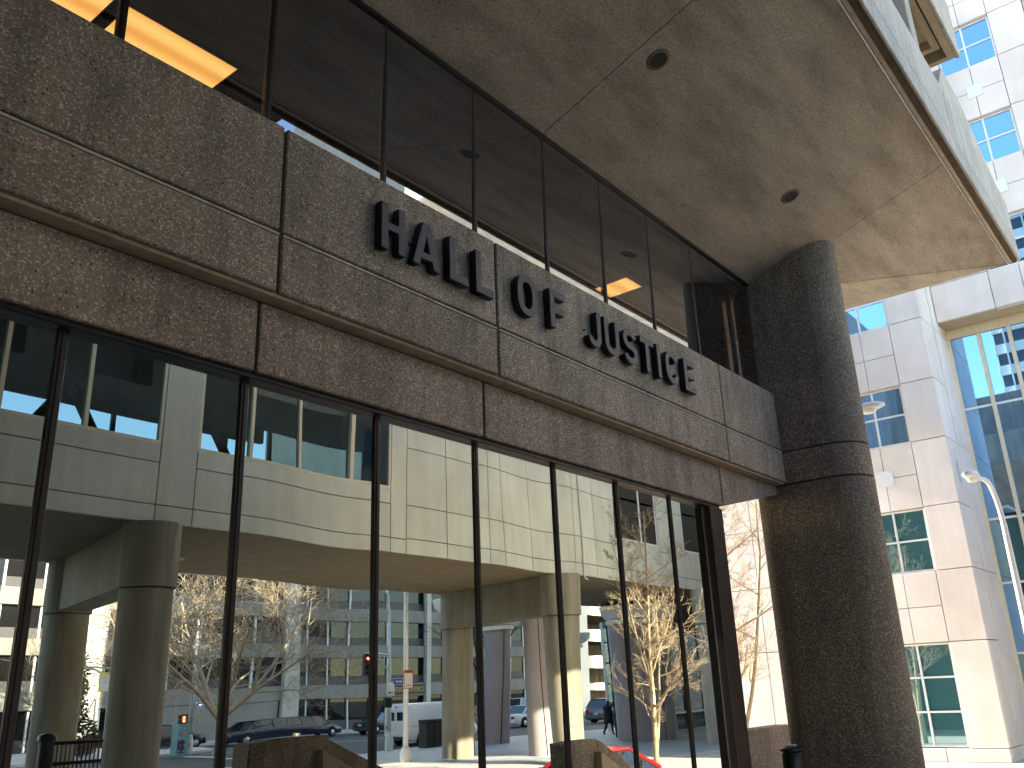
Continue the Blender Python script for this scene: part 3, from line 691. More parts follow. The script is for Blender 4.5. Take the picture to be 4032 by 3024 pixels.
# ================================================================== PURPLE PIERS under the wing
def purple_pier(x, yv, r_, label, zc=3.0+E, flare=1.25, rot=0):
    t = thing('stucco_pier', label, 'pillar', (x, RY(yv), 0), 'stucco piers under the wing')
    part('shaft', MB().lathe([(r_, .012), (r_, zc)], x, RY(yv), 28), 'purple_stucco', t, angle=40)
    part('collar', MB().lathe([(r_+.13, zc), (r_+.16, zc+.05), (r_+.16, zc+.17), (r_+.1, zc+.2)], x, RY(yv), 28), 'white_metal', t, angle=40)
    part('bowl', MB().lathe([(r_*.9, zc+.2), (r_*flare+.15, zc+.28), (r_*flare+.42, zc+.5), (r_*flare+.5, min(zc+.85, zw0-.01))], x, RY(yv), 28), 'white_metal', t, angle=50)
    part('conduit', MB().tube([(x-r_*.42-.02, RY(yv)+r_*.93, .05), (x-r_*.42-.02, RY(yv)+r_*.93, zc-.02)], .018, 6), 'joint_dark', t)
    return t
purple_pier(29.2, 26.5, .53, 'lilac stucco pier with white collar and thin conduit, right of the first concrete column')
purple_pier(36.0, 30.2, .54, 'shaded grey-lilac pier farthest back, under a wide white bowl capital')
purple_pier(29.75, 22.9, .54, 'pale lilac pier beside the rusty drain pipe')
purple_pier(39.8, 24.0, 1.5, 'broad lilac-grey pier behind the walking person', zc=2.95+E, flare=1.0)
purple_pier(46.9, 33.0, .34, 'slender dark pier with small bowl capital in front of the parking garage', zc=2.4+E)
# lobby glazing under the right of the wing
lob = thing('lobby_front', 'dark glazed lobby front with white mullions under the wing', 'facade', (48, RY(27), 0))
part('glass_wall', MB().box(41.5, 62, RY(27.1), RY(27), .02, 6.3), 'lobby_glass', lob)
for x in (41.6, 43.6, 45.6, 47.6, 49.6, 51.6, 54, 57, 60): part('mullion', MB().box(x-.07, x+.07, RY(26.99), RY(26.85), .02, 6.3), 'galvanised', lob)
for z in (.9, 3.2): part('transom', MB().box(41.5, 62, RY(26.98), RY(26.9), z, z+.1), 'white_metal', lob)
fr = thing('glass_screen', 'narrow white-framed glazed stair screen beside the broad lilac pier', 'window', (47.6, RY(31), 0))
part('frame', MB().box(47.0, 47.13, RY(31.2), RY(31.05), .02, 6.2), 'galvanised', fr); part('frame', MB().box(48.2, 48.32, RY(31.2), RY(31.05), .02, 6.2), 'galvanised', fr)
for i in range(5):
    z = .3+i*1.2; part('pane', MB().box(47.13, 48.2, RY(31.15), RY(31.12), z, z+1.1), 'teal_glass', fr); part('rail', MB().box(47.13, 48.2, RY(31.17), RY(31.08), z+1.1, z+1.2), 'black_iron', fr)
# ================================================================== FAR BUILDINGS (reflected)
YO = RY(60)
ob = thing('banded_office', 'grey concrete office block with dark ribbon windows across the street', 'building', (46, YO-8, 0))
sp = [(2.42, 3.52), (5.72, 6.74), (8.78, 9.86), (12.0, 13.1), (15.2, 16.3)]
part('mass', MB().box(24, 86, YO-16, YO-.4, -.02, 16.0), 'office_panel', ob)
for i, (a, b_) in enumerate(sp):
    part('spandrel', MB().bev(23.8, 86, YO-.3, YO, a, b_, .03), 'office_concrete', ob)
bandz = [(0.0, 2.42)]+[(sp[i][1], sp[i+1][0]) for i in range(4)]
px = [24+i*2.35 for i in range(27)]
mul = {}
for bi, (a, b_) in enumerate(bandz):
    me = MB().box(-.07, .07, -.06, .06, a+.004, b_-.004).mesh('mullion')
    for i, x in enumerate(px): shared('mullion', me, 'galvanised', ob, (x, YO-.25, 0))
    low = .75 if bi == 0 else .7
    for i in range(len(px)-1):
        wn_ = part('window', MB().box(px[i]+.08, px[i+1]-.08, YO-.37, YO-.33, a+low, b_-.02), 'office_glass', ob)
        part('sill_panel', MB().box(px[i]+.08, px[i+1]-.08, YO-.36, YO-.28, a+.01, a+low-.04), 'office_panel', wn_)
for x in (30.0, 45.7, 61.6, 77.0): part('pilaster', MB().bev(x-.75 if x < 60 else x-.2, x+.75 if x < 60 else x+.35, YO-.1, YO+.25, -.02, 16.3, .03), 'pale_concrete', ob)
part('side_wall', MB().box(34.5, 44.8, YO-.3, YO-.06, 0, 2.4), 'grey_block', ob)
me = text_mesh('DEFENDER', .62, .02); me.transform(Matrix.Rotation(R(180), 4, 'Z') @ Matrix.Rotation(R(90), 4, 'X'))
wdt = max(v.co.x for v in me.vertices)-min(v.co.x for v in me.vertices)
part('sign_band', MB().box(57.2, 61.35, YO+.002, YO+.05, 2.62, 3.42), 'recess_brown', ob)
ds = bpy.data.objects.new('sign_lettering', me); COL.objects.link(ds); me.materials.append(MATS['gold_letter']); ds.location = (61.2, YO+.07, 2.78)
sc_ = 3.85/wdt; ds.scale = (sc_, 1, 1); tag(ds, 'gold letters reading DEFENDER above the office doors across the street', 'sign')
# plain grey block on the left
gb = thing('blank_grey_building', 'windowless grey block building behind the conifer at left', 'building', (22, RY(78), 0))
part('wall', MB().box(20, 33.4, RY(90), RY(70), -.02, 13.5), 'grey_block', gb)
for z in (2.9, 5.8, 8.7): part('course_line', MB().box(20, 33.5, RY(70.0)+.001, RY(69.93), z, z+.08), 'office_panel', gb)
part('return_wall', MB().box(33.42, 38.5, RY(90), RY(72), -.02, 13.5), 'office_concrete', gb)
# parking garages
def garage(label, x0, x1, yv, nfl, zf=3.05):
    g = thing('parking_garage', label, 'parking garage', ((x0+x1)/2, RY(yv+8), 0), 'parking garages')
    y = RY(yv)
    for i in range(nfl):
        z = i*zf
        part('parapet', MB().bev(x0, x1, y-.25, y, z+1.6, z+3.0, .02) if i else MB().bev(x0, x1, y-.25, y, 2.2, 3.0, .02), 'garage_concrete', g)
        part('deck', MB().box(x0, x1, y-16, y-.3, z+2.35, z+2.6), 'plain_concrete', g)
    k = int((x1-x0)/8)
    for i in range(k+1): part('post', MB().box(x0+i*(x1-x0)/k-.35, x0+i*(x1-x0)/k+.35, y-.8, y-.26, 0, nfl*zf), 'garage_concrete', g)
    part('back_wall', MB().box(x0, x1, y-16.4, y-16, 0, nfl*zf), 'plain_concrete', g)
    part('end_pier', MB().box(x0-1.6, x0-.05, y-16, y+.1, 0, nfl*zf+.6), 'garage_concrete', g)
    return g
garage('sunlit white parking garage beyond the slender pier', 90.5, 122, 62, 5)
garage('shaded multi-level parking garage at the far left edge', -30, 24.5, 96, 6)
# white tall block far behind, seen in the strip above the fascia
tb = thing('tall_white_block', 'tall pale block with stepped ledges reflected in the strip above the fascia', 'building', (110, RY(100), 0))
part('tower_wall', MB().box(86, 230, RY(120), RY(90), -.1, 105), 'wing_panel', tb)
for i in range(18):
    z = 56+i*2.7
    part('ledge', MB().bev(86+(i % 3)*3, 230, RY(90)+.001, RY(90)+1.6+(i % 2)*1.2, z, z+.9, .05), 'garage_concrete', tb)
for i in range(16): part('window', MB().box(96+i*8, 99.5+i*8, RY(90)-.02, RY(90)+.15, 40, 104), 'sky_tint_glass', tb)
# banded tower reflected in the tall blue window
tw = thing('banded_tower', 'pale high-rise tower with ribbon windows reflected in the tall blue window', 'building', (-75, -14, 0))
part('mass', MB().box(-95, -72, -60, 19.5, -.1, 70), 'office_panel', tw)
for i in range(22):
    part('band', MB().bev(-72.3, -71.6, -60, 19.7, 1+i*3.2, 2.4+i*3.2, .03), 'garage_concrete', tw)
for i in range(27): part('rib', MB().box(-71.59, -71.3, -60+i*3, -59.8+i*3, 0, 70), 'garage_concrete', tw)

# ================================================================== TREES
def bare_tree(name, label, loc, h, seed, bark, limbs=4, spread=.5, twig_levels=4, r0=.12, fork=.25, lean=(0, 0), twig=.0045, kids=(3, 4), up=.25, group='bare trees'):
    rd = random.Random(seed); t = thing(name, label, 'tree', loc, group)
    trunk = MB(); crown = MB(); base = Vector(loc)
    def grow(p, d, L, r_, lev):
        n_ = 5 if lev < 2 else (4 if lev < 3 else 3); pts = [p]; rr = [r_]; q = p.copy(); dd = d.copy()
        for i in range(n_):
            dd = (dd+Vector((rd.gauss(0, .13), rd.gauss(0, .13), rd.gauss(0, .1)+up*.12))).normalized()
            q = q+dd*L/n_; pts.append(q.copy()); rr.append(max(twig*.8, r_*(1-.62*(i+1)/n_)))
        (trunk if lev < 2 else crown).tube(pts, rr, 8 if lev == 0 else (6 if lev < 2 else (4 if lev < 3 else 3)), cap=False)
        if lev >= twig_levels: return
        k = rd.randint(*kids)+(1 if lev > 1 else 0)
        for j in range(k):
            f = .3+.7*(j+rd.random()*.6)/k; f = min(f, 1); i = min(int(f*n_), n_-1); w_ = f*n_-i
            pp = pts[i].lerp(pts[i+1], w_); d0 = (pts[i+1]-pts[i]).normalized()
            ax = d0.orthogonal().normalized(); ax.rotate(Matrix.Rotation(rd.uniform(0, 6.28), 3, d0).to_quaternion())
            nd = (d0+ax*rd.uniform(.45, .95)*(spread*1.6)+Vector((0, 0, up))).normalized()
            grow(pp, nd, L*rd.uniform(.45, .72), max(twig, rr[i]*rd.uniform(.5, .68)), lev+1)
    zf = h*fork; st_pts = [base, base+Vector((lean[0]*.4, lean[1]*.4, zf*.5)), base+Vector((lean[0], lean[1], zf))]
    trunk.tube(st_pts, [r0*1.25, r0, r0*.92], 10, cap=False)
    for j in range(limbs):
        a = 2*math.pi*(j+rd.random()*.5)/limbs
        d = Vector((math.cos(a)*spread, math.sin(a)*spread, 1)).normalized()
        grow(st_pts[-1]-Vector((0, 0, zf*.12*rd.random())), d, (h-zf)*rd.uniform(.62, .8), r0*rd.uniform(.5, .68), 1)
    part('trunk', trunk, bark, t, smooth=True); part('crown', crown, bark, t, smooth=True)
    return t
def stem_tree(name, label, loc, stems, seed, bark, twig=.0045, nlat=15, lat=.36, group='bare trees'):
    """upright tree: a few stems (end offset, radius, height of fork) with side branches all the way up"""
    rd = random.Random(seed); t = thing(name, label, 'tree', loc, group); trunk = MB(); crown = MB(); base = Vector(loc)
    def twigs(p, d, L, r_, lev):
        n_ = 4; pts = [p]; rr = [r_]; q = p.copy(); dd = d.copy()
        for i in range(n_):
            dd = (dd+Vector((rd.gauss(0, .16), rd.gauss(0, .16), rd.gauss(0, .12)+.06))).normalized(); q = q+dd*L/n_; pts.append(q.copy()); rr.append(max(twig*.8, r_*(1-.7*(i+1)/n_)))
        crown.tube(pts, rr, 5 if lev == 0 else 3, cap=False)
        if lev >= 3: return
        for j in range(rd.randint(4, 6) if lev < 2 else rd.randint(3, 4)):
            f = rd.uniform(.2, 1); i = min(int(f*n_), n_-1); pp = pts[i].lerp(pts[i+1], f*n_-i); d0 = (pts[i+1]-pts[i]).normalized()
            ax = d0.orthogonal().normalized(); ax.rotate(Matrix.Rotation(rd.uniform(0, 6.28), 3, d0).to_quaternion())
            twigs(pp, (d0+ax*rd.uniform(.5, 1.0)).normalized(), L*rd.uniform(.35, .6), max(twig, rr[i]*.55), lev+1)
    for (dx, dy, h, r_, z0, bow) in stems:
        P = []; rr = []; m_ = 10; b0 = base+Vector((0, 0, 0))
        for i in range(m_+1):
            f = i/m_; k = max(0, (f*h-z0)/(h-z0)); a = k**.75
            P.append(b0+Vector((dx*a+bow*math.sin(3.1*k)+rd.gauss(0, .02)*k, dy*a+rd.gauss(0, .03)*k, f*h))); rr.append(r_*(1-.86*f)+.004)
        trunk.tube(P, rr, 9, cap=False); H = h-z0
        for j in range(nlat):
            f = (z0+H*(.12+.86*(j+rd.random())/nlat))/h; f = min(f, .99); i = min(int(f*m_), m_-1); pp = P[i].lerp(P[i+1], f*m_-i)
            a = rd.uniform(0, 6.28); twigs(pp, Vector((math.cos(a), math.sin(a), rd.uniform(.35, 1.1))).normalized(), H*lat*(1.15-.75*f)*rd.uniform(.6, 1.1), rr[i]*.5, 0)
    part('trunk', trunk, bark, t, smooth=True); part('crown', crown, bark, t, smooth=True); return t
stem_tree('bare_tree', 'slender bare tree with pale bark in front of the courthouse corner, seen in the glass', (22.9, RY(13.6), 0), [(.0, .3, 7.4, .075, .5, -.12), (1.5, -.4, 5.4, .055, .6, .12), (-1.6, .2, 6.4, .04, 2.6, .0)], 12, 'bark_pale')
stem_tree('bare_tree', 'bare multi-stemmed tree behind the dark corner post, against the white wall', (22.4, 10.7, 0), [(-.2, .3, 8.2, .11, 1.0, .1), (.9, -.8, 7.2, .08, 1.2, .25), (.5, .9, 7.6, .06, 1.5, 0), (-.6, -.1, 7, .05, 1.6, 0)], 23, 'bark_pale', nlat=12)
bare_tree('bare_tree', 'large spreading sunlit bare tree across the street behind the long black car', (27.3, RY(41), 0), 10.5, 4, 'bark_pale', 7, 1.0, 5, .19, .14, lean=(.3, 0), kids=(4, 5), up=.2, twig=.010)
bare_tree('bare_tree', 'dark bare tree between the lilac piers', (47.5, RY(41), 0), 10, 9, 'bark_dark', 4, .55, 4, .16, .3, kids=(3, 4), up=.2, twig=.012)
bare_tree('bare_tree', 'small bare tree with orange dry leaves in front of the conifer', (22.4, RY(46.5), 0), 5.6, 31, 'bark_grey', 5, .6, 4, .07, .2, kids=(3, 4), up=.25, twig=.01)
def leaf_cloud(mb, rd, c, rx, rz, k, size):
    for i in range(k):
        d = Vector((rd.gauss(0, 1), rd.gauss(0, 1), rd.gauss(0, 1))).normalized()*rd.random()**.4
        p = Vector(c)+Vector((d.x*rx, d.y*rx, d.z*rz)); u = Vector((rd.gauss(0, 1), rd.gauss(0, 1), rd.gauss(0, .6))).normalized(); v = u.orthogonal().normalized()
        s_ = size*rd.uniform(.6, 1.3); mb.add([p-u*s_, p+v*s_*.5, p+u*s_, p-v*s_*.5], [(0, 1, 2, 3)])
def conifer(label, x, yv, h, seed, mat='needle', k=2600):
    rd = random.Random(seed); t = thing('conifer', label, 'tree', (x, RY(yv), 0), 'evergreens')
    part('trunk', MB().tube([(x, RY(yv), 0), (x, RY(yv), h*.9)], [.14, .03], 8), 'bark_dark', t)
    mb = MB()
    for i in range(60):
        f = i/60; z = h*(.08+.9*f); r_ = h*.26*(1-f)**.75+.15; a = rd.uniform(0, 6.28); q = r_*rd.uniform(.3, .85)
        leaf_cloud(mb, rd, (x+q*math.cos(a), RY(yv)+q*math.sin(a), z), .5, .33, k//60, .14)
    part('crown', mb, mat, t); return t
conifer('dark green conifer beside the blank grey building at left', 25.6, 53, 6.2, 3)
conifer('second, shorter conifer left of the dark green one', 23.3, 50, 3.6, 8)
rd = random.Random(2); mb = MB()
for q in ((25.3, RY(50), .6), (25.8, RY(50.3), .9), (25.0, RY(50.4), .5)): leaf_cloud(mb, rd, q, .6, .5, 500, .1)
sh = thing('shrub', 'low red-brown shrub at the foot of the street lamp at left', 'shrub', (25.3, RY(50), 0)); part('foliage', mb, 'shrub_leaf', sh); part('stem', MB().tube([(25.3, RY(50), 0), (25.4, RY(50.1), .8)], [.04, .02], 6), 'bark_dark', sh)
dl = MB()
for i in range(40):
    a = rd.uniform(0, 6.28); leaf_cloud(dl, rd, (22.4+1.3*math.cos(a)*rd.random(), RY(46.5)+1.3*math.sin(a)*rd.random(), rd.uniform(2.6, 5.2)), .25, .2, 10, .07)
o = part('dry_leaves', dl, 'dry_leaf', bpy.data.objects['bare_tree.004'])

# ================================================================== STREET FURNITURE
def lamp_post(label, x, y, h, arm, adir, rp=.085, mat='white_metal', base=True, head=True, grp='curved street lamps', drop=0):
    t = thing('street_lamp', label, 'street lamp', (x, y, 0), grp)
    ad = Vector((adir[0], adir[1], 0)).normalized(); P = [Vector((x, y, .0)), Vector((x, y, h*.45)), Vector((x, y, h-1.1))]; rr = [rp*1.2, rp, rp*.8]
    for i in range(1, 9):
        a = R(90*i/8); P.append(Vector((x, y, h-1.1))+ad*(arm*.55*(1-math.cos(a)))+Vector((0, 0, 1.1*math.sin(a)))); rr.append(rp*.72)
    P.append(Vector((x, y, h-drop))+ad*arm); rr.append(rp*.55)
    part('pole', MB().tube(P, rr, 12), mat, t, smooth=True)
    if base: part('base', MB().lathe([(rp*2.6, 0), (rp*2.5, .35), (rp*1.7, .5), (rp*1.25, .55)], x, y, 12), mat, t, angle=40)
    e = Vector((x, y, h-drop))+ad*(arm+.28)
    mb = MB()
    sec = [(-.34, .05, .05), (-.2, .10, .09), (.05, .17, .13), (.3, .15, .11), (.46, .05, .05)]
    sd_ = Vector((-ad.y, ad.x, 0)); V = []; k = 10
    for (s_, wx, hz) in sec:
        for i in range(k):
            a = 2*math.pi*i/k; V.append(e+ad*s_+sd_*wx*math.cos(a)+Vector((0, 0, hz*math.sin(a)*(1 if math.sin(a) > 0 else .75))))
    F = [(j*k+i, j*k+(i+1) % k, (j+1)*k+(i+1) % k, (j+1)*k+i) for j in range(4) for i in range(k)]+[tuple(range(k)), tuple(range(4*k, 5*k))]
    mb.add(V, F); hd = part('lamp_head', mb, mat, t, smooth=True)
    mb = MB(); c = e+ad*.06-Vector((0, 0, .07)); V = []
    for (s_, dz) in ((1, 0), (.8, -.07), (.35, -.1)):
        V += [c+ad*.22*s_*math.cos(2*math.pi*i/12)+sd_*.13*s_*math.sin(2*math.pi*i/12)+Vector((0, 0, dz)) for i in range(12)]
    mb.add(V, [(j*12+i, j*12+(i+1) % 12, (j+1)*12+(i+1) % 12, (j+1)*12+i) for j in range(2) for i in range(12)]+[tuple(range(24, 36))])
    part('lens', mb, 'lamp_lens', hd, smooth=True)
    return t
lamp_post('white curved street lamp in front of the tall blue window', 24.3, 4.12, 6.85, 1.2, (-1, .12))
lamp_post('street lamp whose head shows from behind the pier', 22.2, 8.0, 9.4, 1.45, (.02, -1), drop=.55)
lamp_post('sunlit white lamp post carrying a red-edged parking sign', 26.55, RY(27.0), 9.4, 1.6, (-.9, -.3), .1)
lamp_post('white curved street lamp beside the conifer, over the black fence', 23.9, RY(45.5), 7.0, 1.5, (-1, 0), .07)
lamp_post('bright white lamp post at the far left edge of the glass', 20.0, RY(52.5), 15.2, 1.6, (-1, .2), .16)
# parking sign on the lamp post
ps = thing('parking_sign', 'white parking sign with red border on the sunlit lamp post', 'sign', (26.5, RY(26.85), 3.1))
y = RY(26.87)
part('plate', MB().bev(26.3, 26.82, y, y+.012, 2.72, 3.42, .004), 'sign_red', ps)
part('face', MB().box(26.335, 26.785, y+.013, y+.016, 2.755, 3.32), 'sign_white', ps)
part('line', MB().box(26.42, 26.70, y+.017, y+.019, 2.83, 2.86), 'sign_red', ps)
def street_name(label, x, y, z, w_, h_=.2):
    s_ = thing('street_name_sign', label, 'sign', (x, y, z), 'blue street name plates')
    part('plate', MB().bev(x, x+w_, y, y+.012, z, z+h_, .004), 'sign_white', s_); part('face', MB().box(x+.02, x+w_-.02, y+.0125, y+.015, z+.02, z+h_-.02), 'sign_blue', s_)
    part('lettering', MB().box(x+w_*.22, x+w_*.45, y+.0152, y+.017, z+h_*.35, z+h_*.62).box(x+w_*.5, x+w_*.76, y+.0152, y+.017, z+h_*.35, z+h_*.62), 'sign_white', s_)
def signal_head(x, y, z, colors, parent, lit):
    b_ = part('signal_head', MB().bev(x-.16, x+.16, y-.1, y+.12, z-.5, z+.5, .02), 'black_plastic', parent)
    for i, c in enumerate(('red', 'amber', 'green')):
        zz = z+.32-i*.32
        l_ = MB().lathe([(.11, -.0), (.1, .03), (.04, .045)], n=14); l_.v = [(x+a, y+.121+c2, zz+b2) for a, b2, c2 in l_.v]
        part('lens', l_, {'red': 'red_light', 'green': 'green_light'}[c] if c == lit else 'black_plastic', b_)
        hd = MB()
        for k in range(8):
            a0, a1 = R(180*k/8), R(180*(k+1)/8)
            hd.add([(x+.13*math.cos(a0), y+.121, zz+.13*math.sin(a0)), (x+.13*math.cos(a1), y+.121, zz+.13*math.sin(a1)), (x+.13*math.cos(a1), y+.3, zz+.13*math.sin(a1)), (x+.13*math.cos(a0), y+.3, zz+.13*math.sin(a0))], [(0, 1, 2, 3)])
        part('visor', hd, 'black_plastic', b_)
def signal_pole(label, x, yv, h, arm, zarm, lit, nm=1, rp=.1):
    y = RY(yv); t = thing('signal_pole', label, 'traffic light', (x, y, 0), 'traffic signal poles')
    part('pole', MB().tube([(x, y, 0), (x, y, h*.5), (x, y, h)], [rp*1.2, rp, rp*.7], 12), 'galvanised', t, smooth=True)
    part('base', MB().lathe([(rp*2.2, 0), (rp*2.2, .5), (rp*1.6, .8), (rp*1.2, .85)], x, y, 12), 'galvanised', t, angle=40)
    part('mast_arm', MB().tube([(x, y+.03, zarm-.75), (x+arm*.6, y+.03, zarm+.0), (x+arm, y+.03, zarm+.1)], [.05, .045, .03], 8).tube([(x, y+.03, zarm), (x+arm*.55, y+.03, zarm+.1), (x+arm, y+.03, zarm+.12)], [.05, .04, .03], 8), 'galvanised', t)
    for i in range(2): part('arm_tie', MB().tube([(x+arm*(.2+.2*i), y+.03, zarm+.03), (x+arm*(.2+.2*i), y+.03, zarm-.45+.24*i)], .025, 6), 'galvanised', t)
    signal_head(x+arm, y+.1, zarm-.42, None, t, lit)
    return t
sp1 = signal_pole('traffic light pole with red signal beside the white van', 31.5, 33.2, 6.3, -1.75, 4.35, 'red')
part('upper_pole', MB().tube([(31.5, RY(33.2), 6.25), (31.4, RY(33.2), 7.2), (30.9, RY(33.2), 7.9), (29.6, RY(33.2), 8.1)], [.07, .06, .05, .04], 8), 'galvanised', sp1)
part('walk_signal', MB().bev(30.95, 31.38, RY(33.05), RY(32.85), 1.95, 2.4, .02), 'black_plastic', sp1)
street_name('blue street name plate on the traffic light pole beside the van', 31.62, RY(33.05), 2.98, .8, .3)
ar = thing('arrow_sign', 'white sign with black arrow on the traffic light pole by the van', 'sign', (31.5, RY(33), 2.5)); y = RY(33.06)
part('plate', MB().bev(31.18, 31.72, y, y+.012, 1.98+.5, 2.95+.15, .004), 'sign_white', ar)
part('arrow', MB().prism([(31.28, 2.62), (31.38, 2.70), (31.38, 2.645), (31.62, 2.645), (31.62, 2.595), (31.38, 2.595), (31.38, 2.54)], 'y', y+.013, y+.016), 'black_plastic', ar)
sp2 = signal_pole('traffic light pole with green signal and yellow-edged sign, left', 24.1, 44.6, 6.0, -2.6, 4.25, 'green', rp=.08)
yl = thing('signal_arm_sign', 'bright white sign with yellow edge on the left signal arm', 'sign', (23.0, RY(44.3), 3.4)); y = RY(44.35)
part('plate', MB().bev(22.7, 23.45, y, y+.012, 3.2, 4.1, .004), 'sign_yellow', yl); part('face', MB().box(22.75, 23.4, y+.013, y+.016, 3.25, 4.0), 'sign_white', yl)
street_name('blue street name plate on the left lamp post', 23.35, RY(44.2), 2.7, .6, .42)
sp3 = signal_pole('grey traffic light pole rising behind the painted utility box', 30.3, 48.2, 7.2, 2.1, 5.0, 'none', rp=.1)
part('walk_signal', MB().bev(29.45, 29.95, RY(48.1), RY(47.9), 1.45, 1.95, .02), 'black_plastic', sp3)
part('walk_hand', MB().bev(29.62, 29.76, RY(47.895), RY(47.88), 1.55, 1.85, .004), 'orange_hand', sp3)
street_name('blue street name plate on the pole behind the painted utility box', 30.45, RY(48.05), 2.3, .75, .26)
# painted utility box
ub = thing('utility_box', 'utility box painted turquoise with red, gold and blue shapes on the far pavement', 'utility box', (27.9, RY(45.2), 0))
bx = part('cabinet', MB().bev(27.55, 28.25, RY(45.5), RY(44.9), -.02, 1.5, .015), 'board_cyan', ub); y = RY(44.9)
rd = random.Random(4)
part('painted_panel', MB().box(27.56, 27.98, y+.001, y+.006, .1, .75), 'board_blue', bx)
for i in range(5):
    for j, c in ((0, 'board_red'), (1, 'board_gold'), (2, 'board_red')):
        xx, zz = 27.68+j*.25+(.05 if i % 2 else 0), .2+i*.28
        d_ = MB().lathe([(.06, 0), (.058, .004)], n=10); d_.v = [(xx+a, y+.0065+c2, zz+b2) for a, b2, c2 in d_.v]; part('painted_dot', d_, c if (i+j) % 2 else 'board_gold', bx)
# black fence with post
fe = thing('iron_fence', 'black iron picket fence with round-capped post at the lower left', 'fence', (10.5, RY(20.7), 0)); y = RY(20.7)
for x in (9.55, 12.0): part('post', MB().lathe([(.16, 0), (.16, 1.80), (.2, 1.82), (.2, 1.88), (.18, 1.93), (.1, 1.975), (.005, 1.985)], x, y, 20), 'black_iron', fe, angle=50)
for z in (1.72, 1.31, .2): part('rail', MB().bev(9.72, 11.84, y-.035, y+.035, z, z+.075, .008), 'black_iron', fe)
pk = MB().box(-.014, .014, -.014, .014, 0, 1.5).mesh('picket')
for i in range(22): shared('picket', pk, 'black_iron', fe, (9.79+i*.096, y, .21))
# cheek walls of the steps
def cheek(label, x0, xf, x1, y0, y1, zt_, zl):
    w_ = thing('step_wall', label, 'wall', ((x0+x1)/2, (y0+y1)/2, 0), 'cheek walls of the entrance steps')
    part('wall', MB().prism([(x0, 0), (x1, 0), (x1, zl), (xf+.15, zt_-.05), (xf, zt_), (x0, zt_)], 'y', y0, y1), 'aggregate_fascia', w_)
    part('ledge', MB().prism([(xf-.05, zt_-.55), (x1+.1, zl-.62), (x1+.1, zl-.42), (xf-.05, zt_-.25)], 'y', y1+.002, y1+.16), 'lip_tan', w_)
    part('block', MB().bev(x0-.3, x0-.004, y0-.05, y1+.05, 0, zt_-.02, .02), 'aggregate_pier', w_)
cheek('aggregate step wall with sloping top in front of the long black car', 10.3, 11.45, 13.4, RY(14.3), RY(14.0), 1.8, 1.0)
cheek('aggregate step wall with sloping top at the foot of the slender pale tree', 16.0, 16.9, 18.6, RY(11.8), RY(11.5), 1.43, .6)
# low wall and ash bin beside the pier
lw = tag(part('low_wall', MB().bev(13.4, 20.5, 7.6, 8.0, 0, 1.62, .012), 'aggregate_fascia', None), 'low aggregate wall between the corner post and the pier', 'wall')
bn = thing('litter_bin', 'black round litter bin with domed lid at the foot of the pier', 'litter bin', (14.5, 6.12, .846))
part('body', MB().lathe([(.15, .85), (.165, .87), (.165, 1.36), (.15, 1.38)], 14.5, 6.12, 24), 'black_iron', bn, angle=40)
part('lid', MB().lathe([(.12, 1.38), (.185, 1.40), (.185, 1.43), (.16, 1.455), (.1, 1.465)], 14.5, 6.12, 24), 'black_iron', bn, angle=40)
part('lid_plate', MB().bev(14.44, 14.56, 6.05, 6.19, 1.466, 1.49, .005), 'galvanised', bn)
# waste bins near the van
for i, (x, lb) in enumerate(((33.2, 'dark double litter bin with slatted sides beside the white van'),)):
    t = thing('litter_bin', lb, 'litter bin', (x+.45, RY(32.6), 0)); y = RY(32.3)
    for j in (0, 1):
        bdy = part('body', MB().bev(x+j*.55, x+.52+j*.55, y-.55, y, .02, 1.12, .02), 'black_plastic', t)
        part('lid', MB().bev(x-.02+j*.55, x+.54+j*.55, y-.58, y+.03, 1.125, 1.3, .03), 'black_iron', bdy)
bo = thing('bollard', 'weathered timber post standing in front of the long black car', 'bollard', (20.2, RY(26), 0))
part('post', MB().bev(20.1, 20.3, RY(26.1), RY(25.9), 0, 1.35, .02), 'plain_concrete', bo)

# ================================================================== VEHICLES
def wheel(parent, x, y, r_, side):
    t = MB().lathe([(r_*.62, -.11), (r_*.96, -.105), (r_, -.07), (r_, .07), (r_*.96, .105), (r_*.62, .11)], n=22)
    t.v = [(x+a, y+c, r_+b_) for a, b_, c in t.v]; o = lpart('wheel', t, 'rubber', parent, angle=40)
    rm = MB().lathe([(r_*.64, .0), (r_*.62, .02), (r_*.2, .035), (r_*.12, .05)], n=22); rm.v = [(x+a, y+side*(.085+c), r_+b_) for a, b_, c in rm.v]
    lpart('rim', rm, 'rim_metal', o, angle=30)
    sp_ = MB()
    for k in range(5):
        a = 2*math.pi*k/5; c, s_ = math.cos(a), math.sin(a); q = [(-.03, .1), (.03, .1), (.05, .55), (-.05, .55)]
        V = [(x+r_*(u*c-v*s_), y+side*.128, r_+r_*(u*s_+v*c)) for u, v in q]; V += [(vx, vy-side*.03, vz) for vx, vy, vz in V]
        sp_.add(V, [(0, 1, 2, 3), (4, 5, 6, 7), (0, 1, 5, 4), (1, 2, 6, 5), (2, 3, 7, 6), (3, 0, 4, 7)])
    lpart('spokes', sp_, 'rim_metal', o)
def loft(secs, k=1):
    """closed cross sections of equal length along x"""
    mb = MB(); n_ = len(secs[0]); V = [v for s_ in secs for v in s_]
    F = [(j*n_+i, j*n_+(i+1) % n_, (j+1)*n_+(i+1) % n_, (j+1)*n_+i) for j in range(len(secs)-1) for i in range(n_)]+[tuple(range(n_))[::-1], tuple(range((len(secs)-1)*n_, len(secs)*n_))]
    mb.add(V, F); return mb
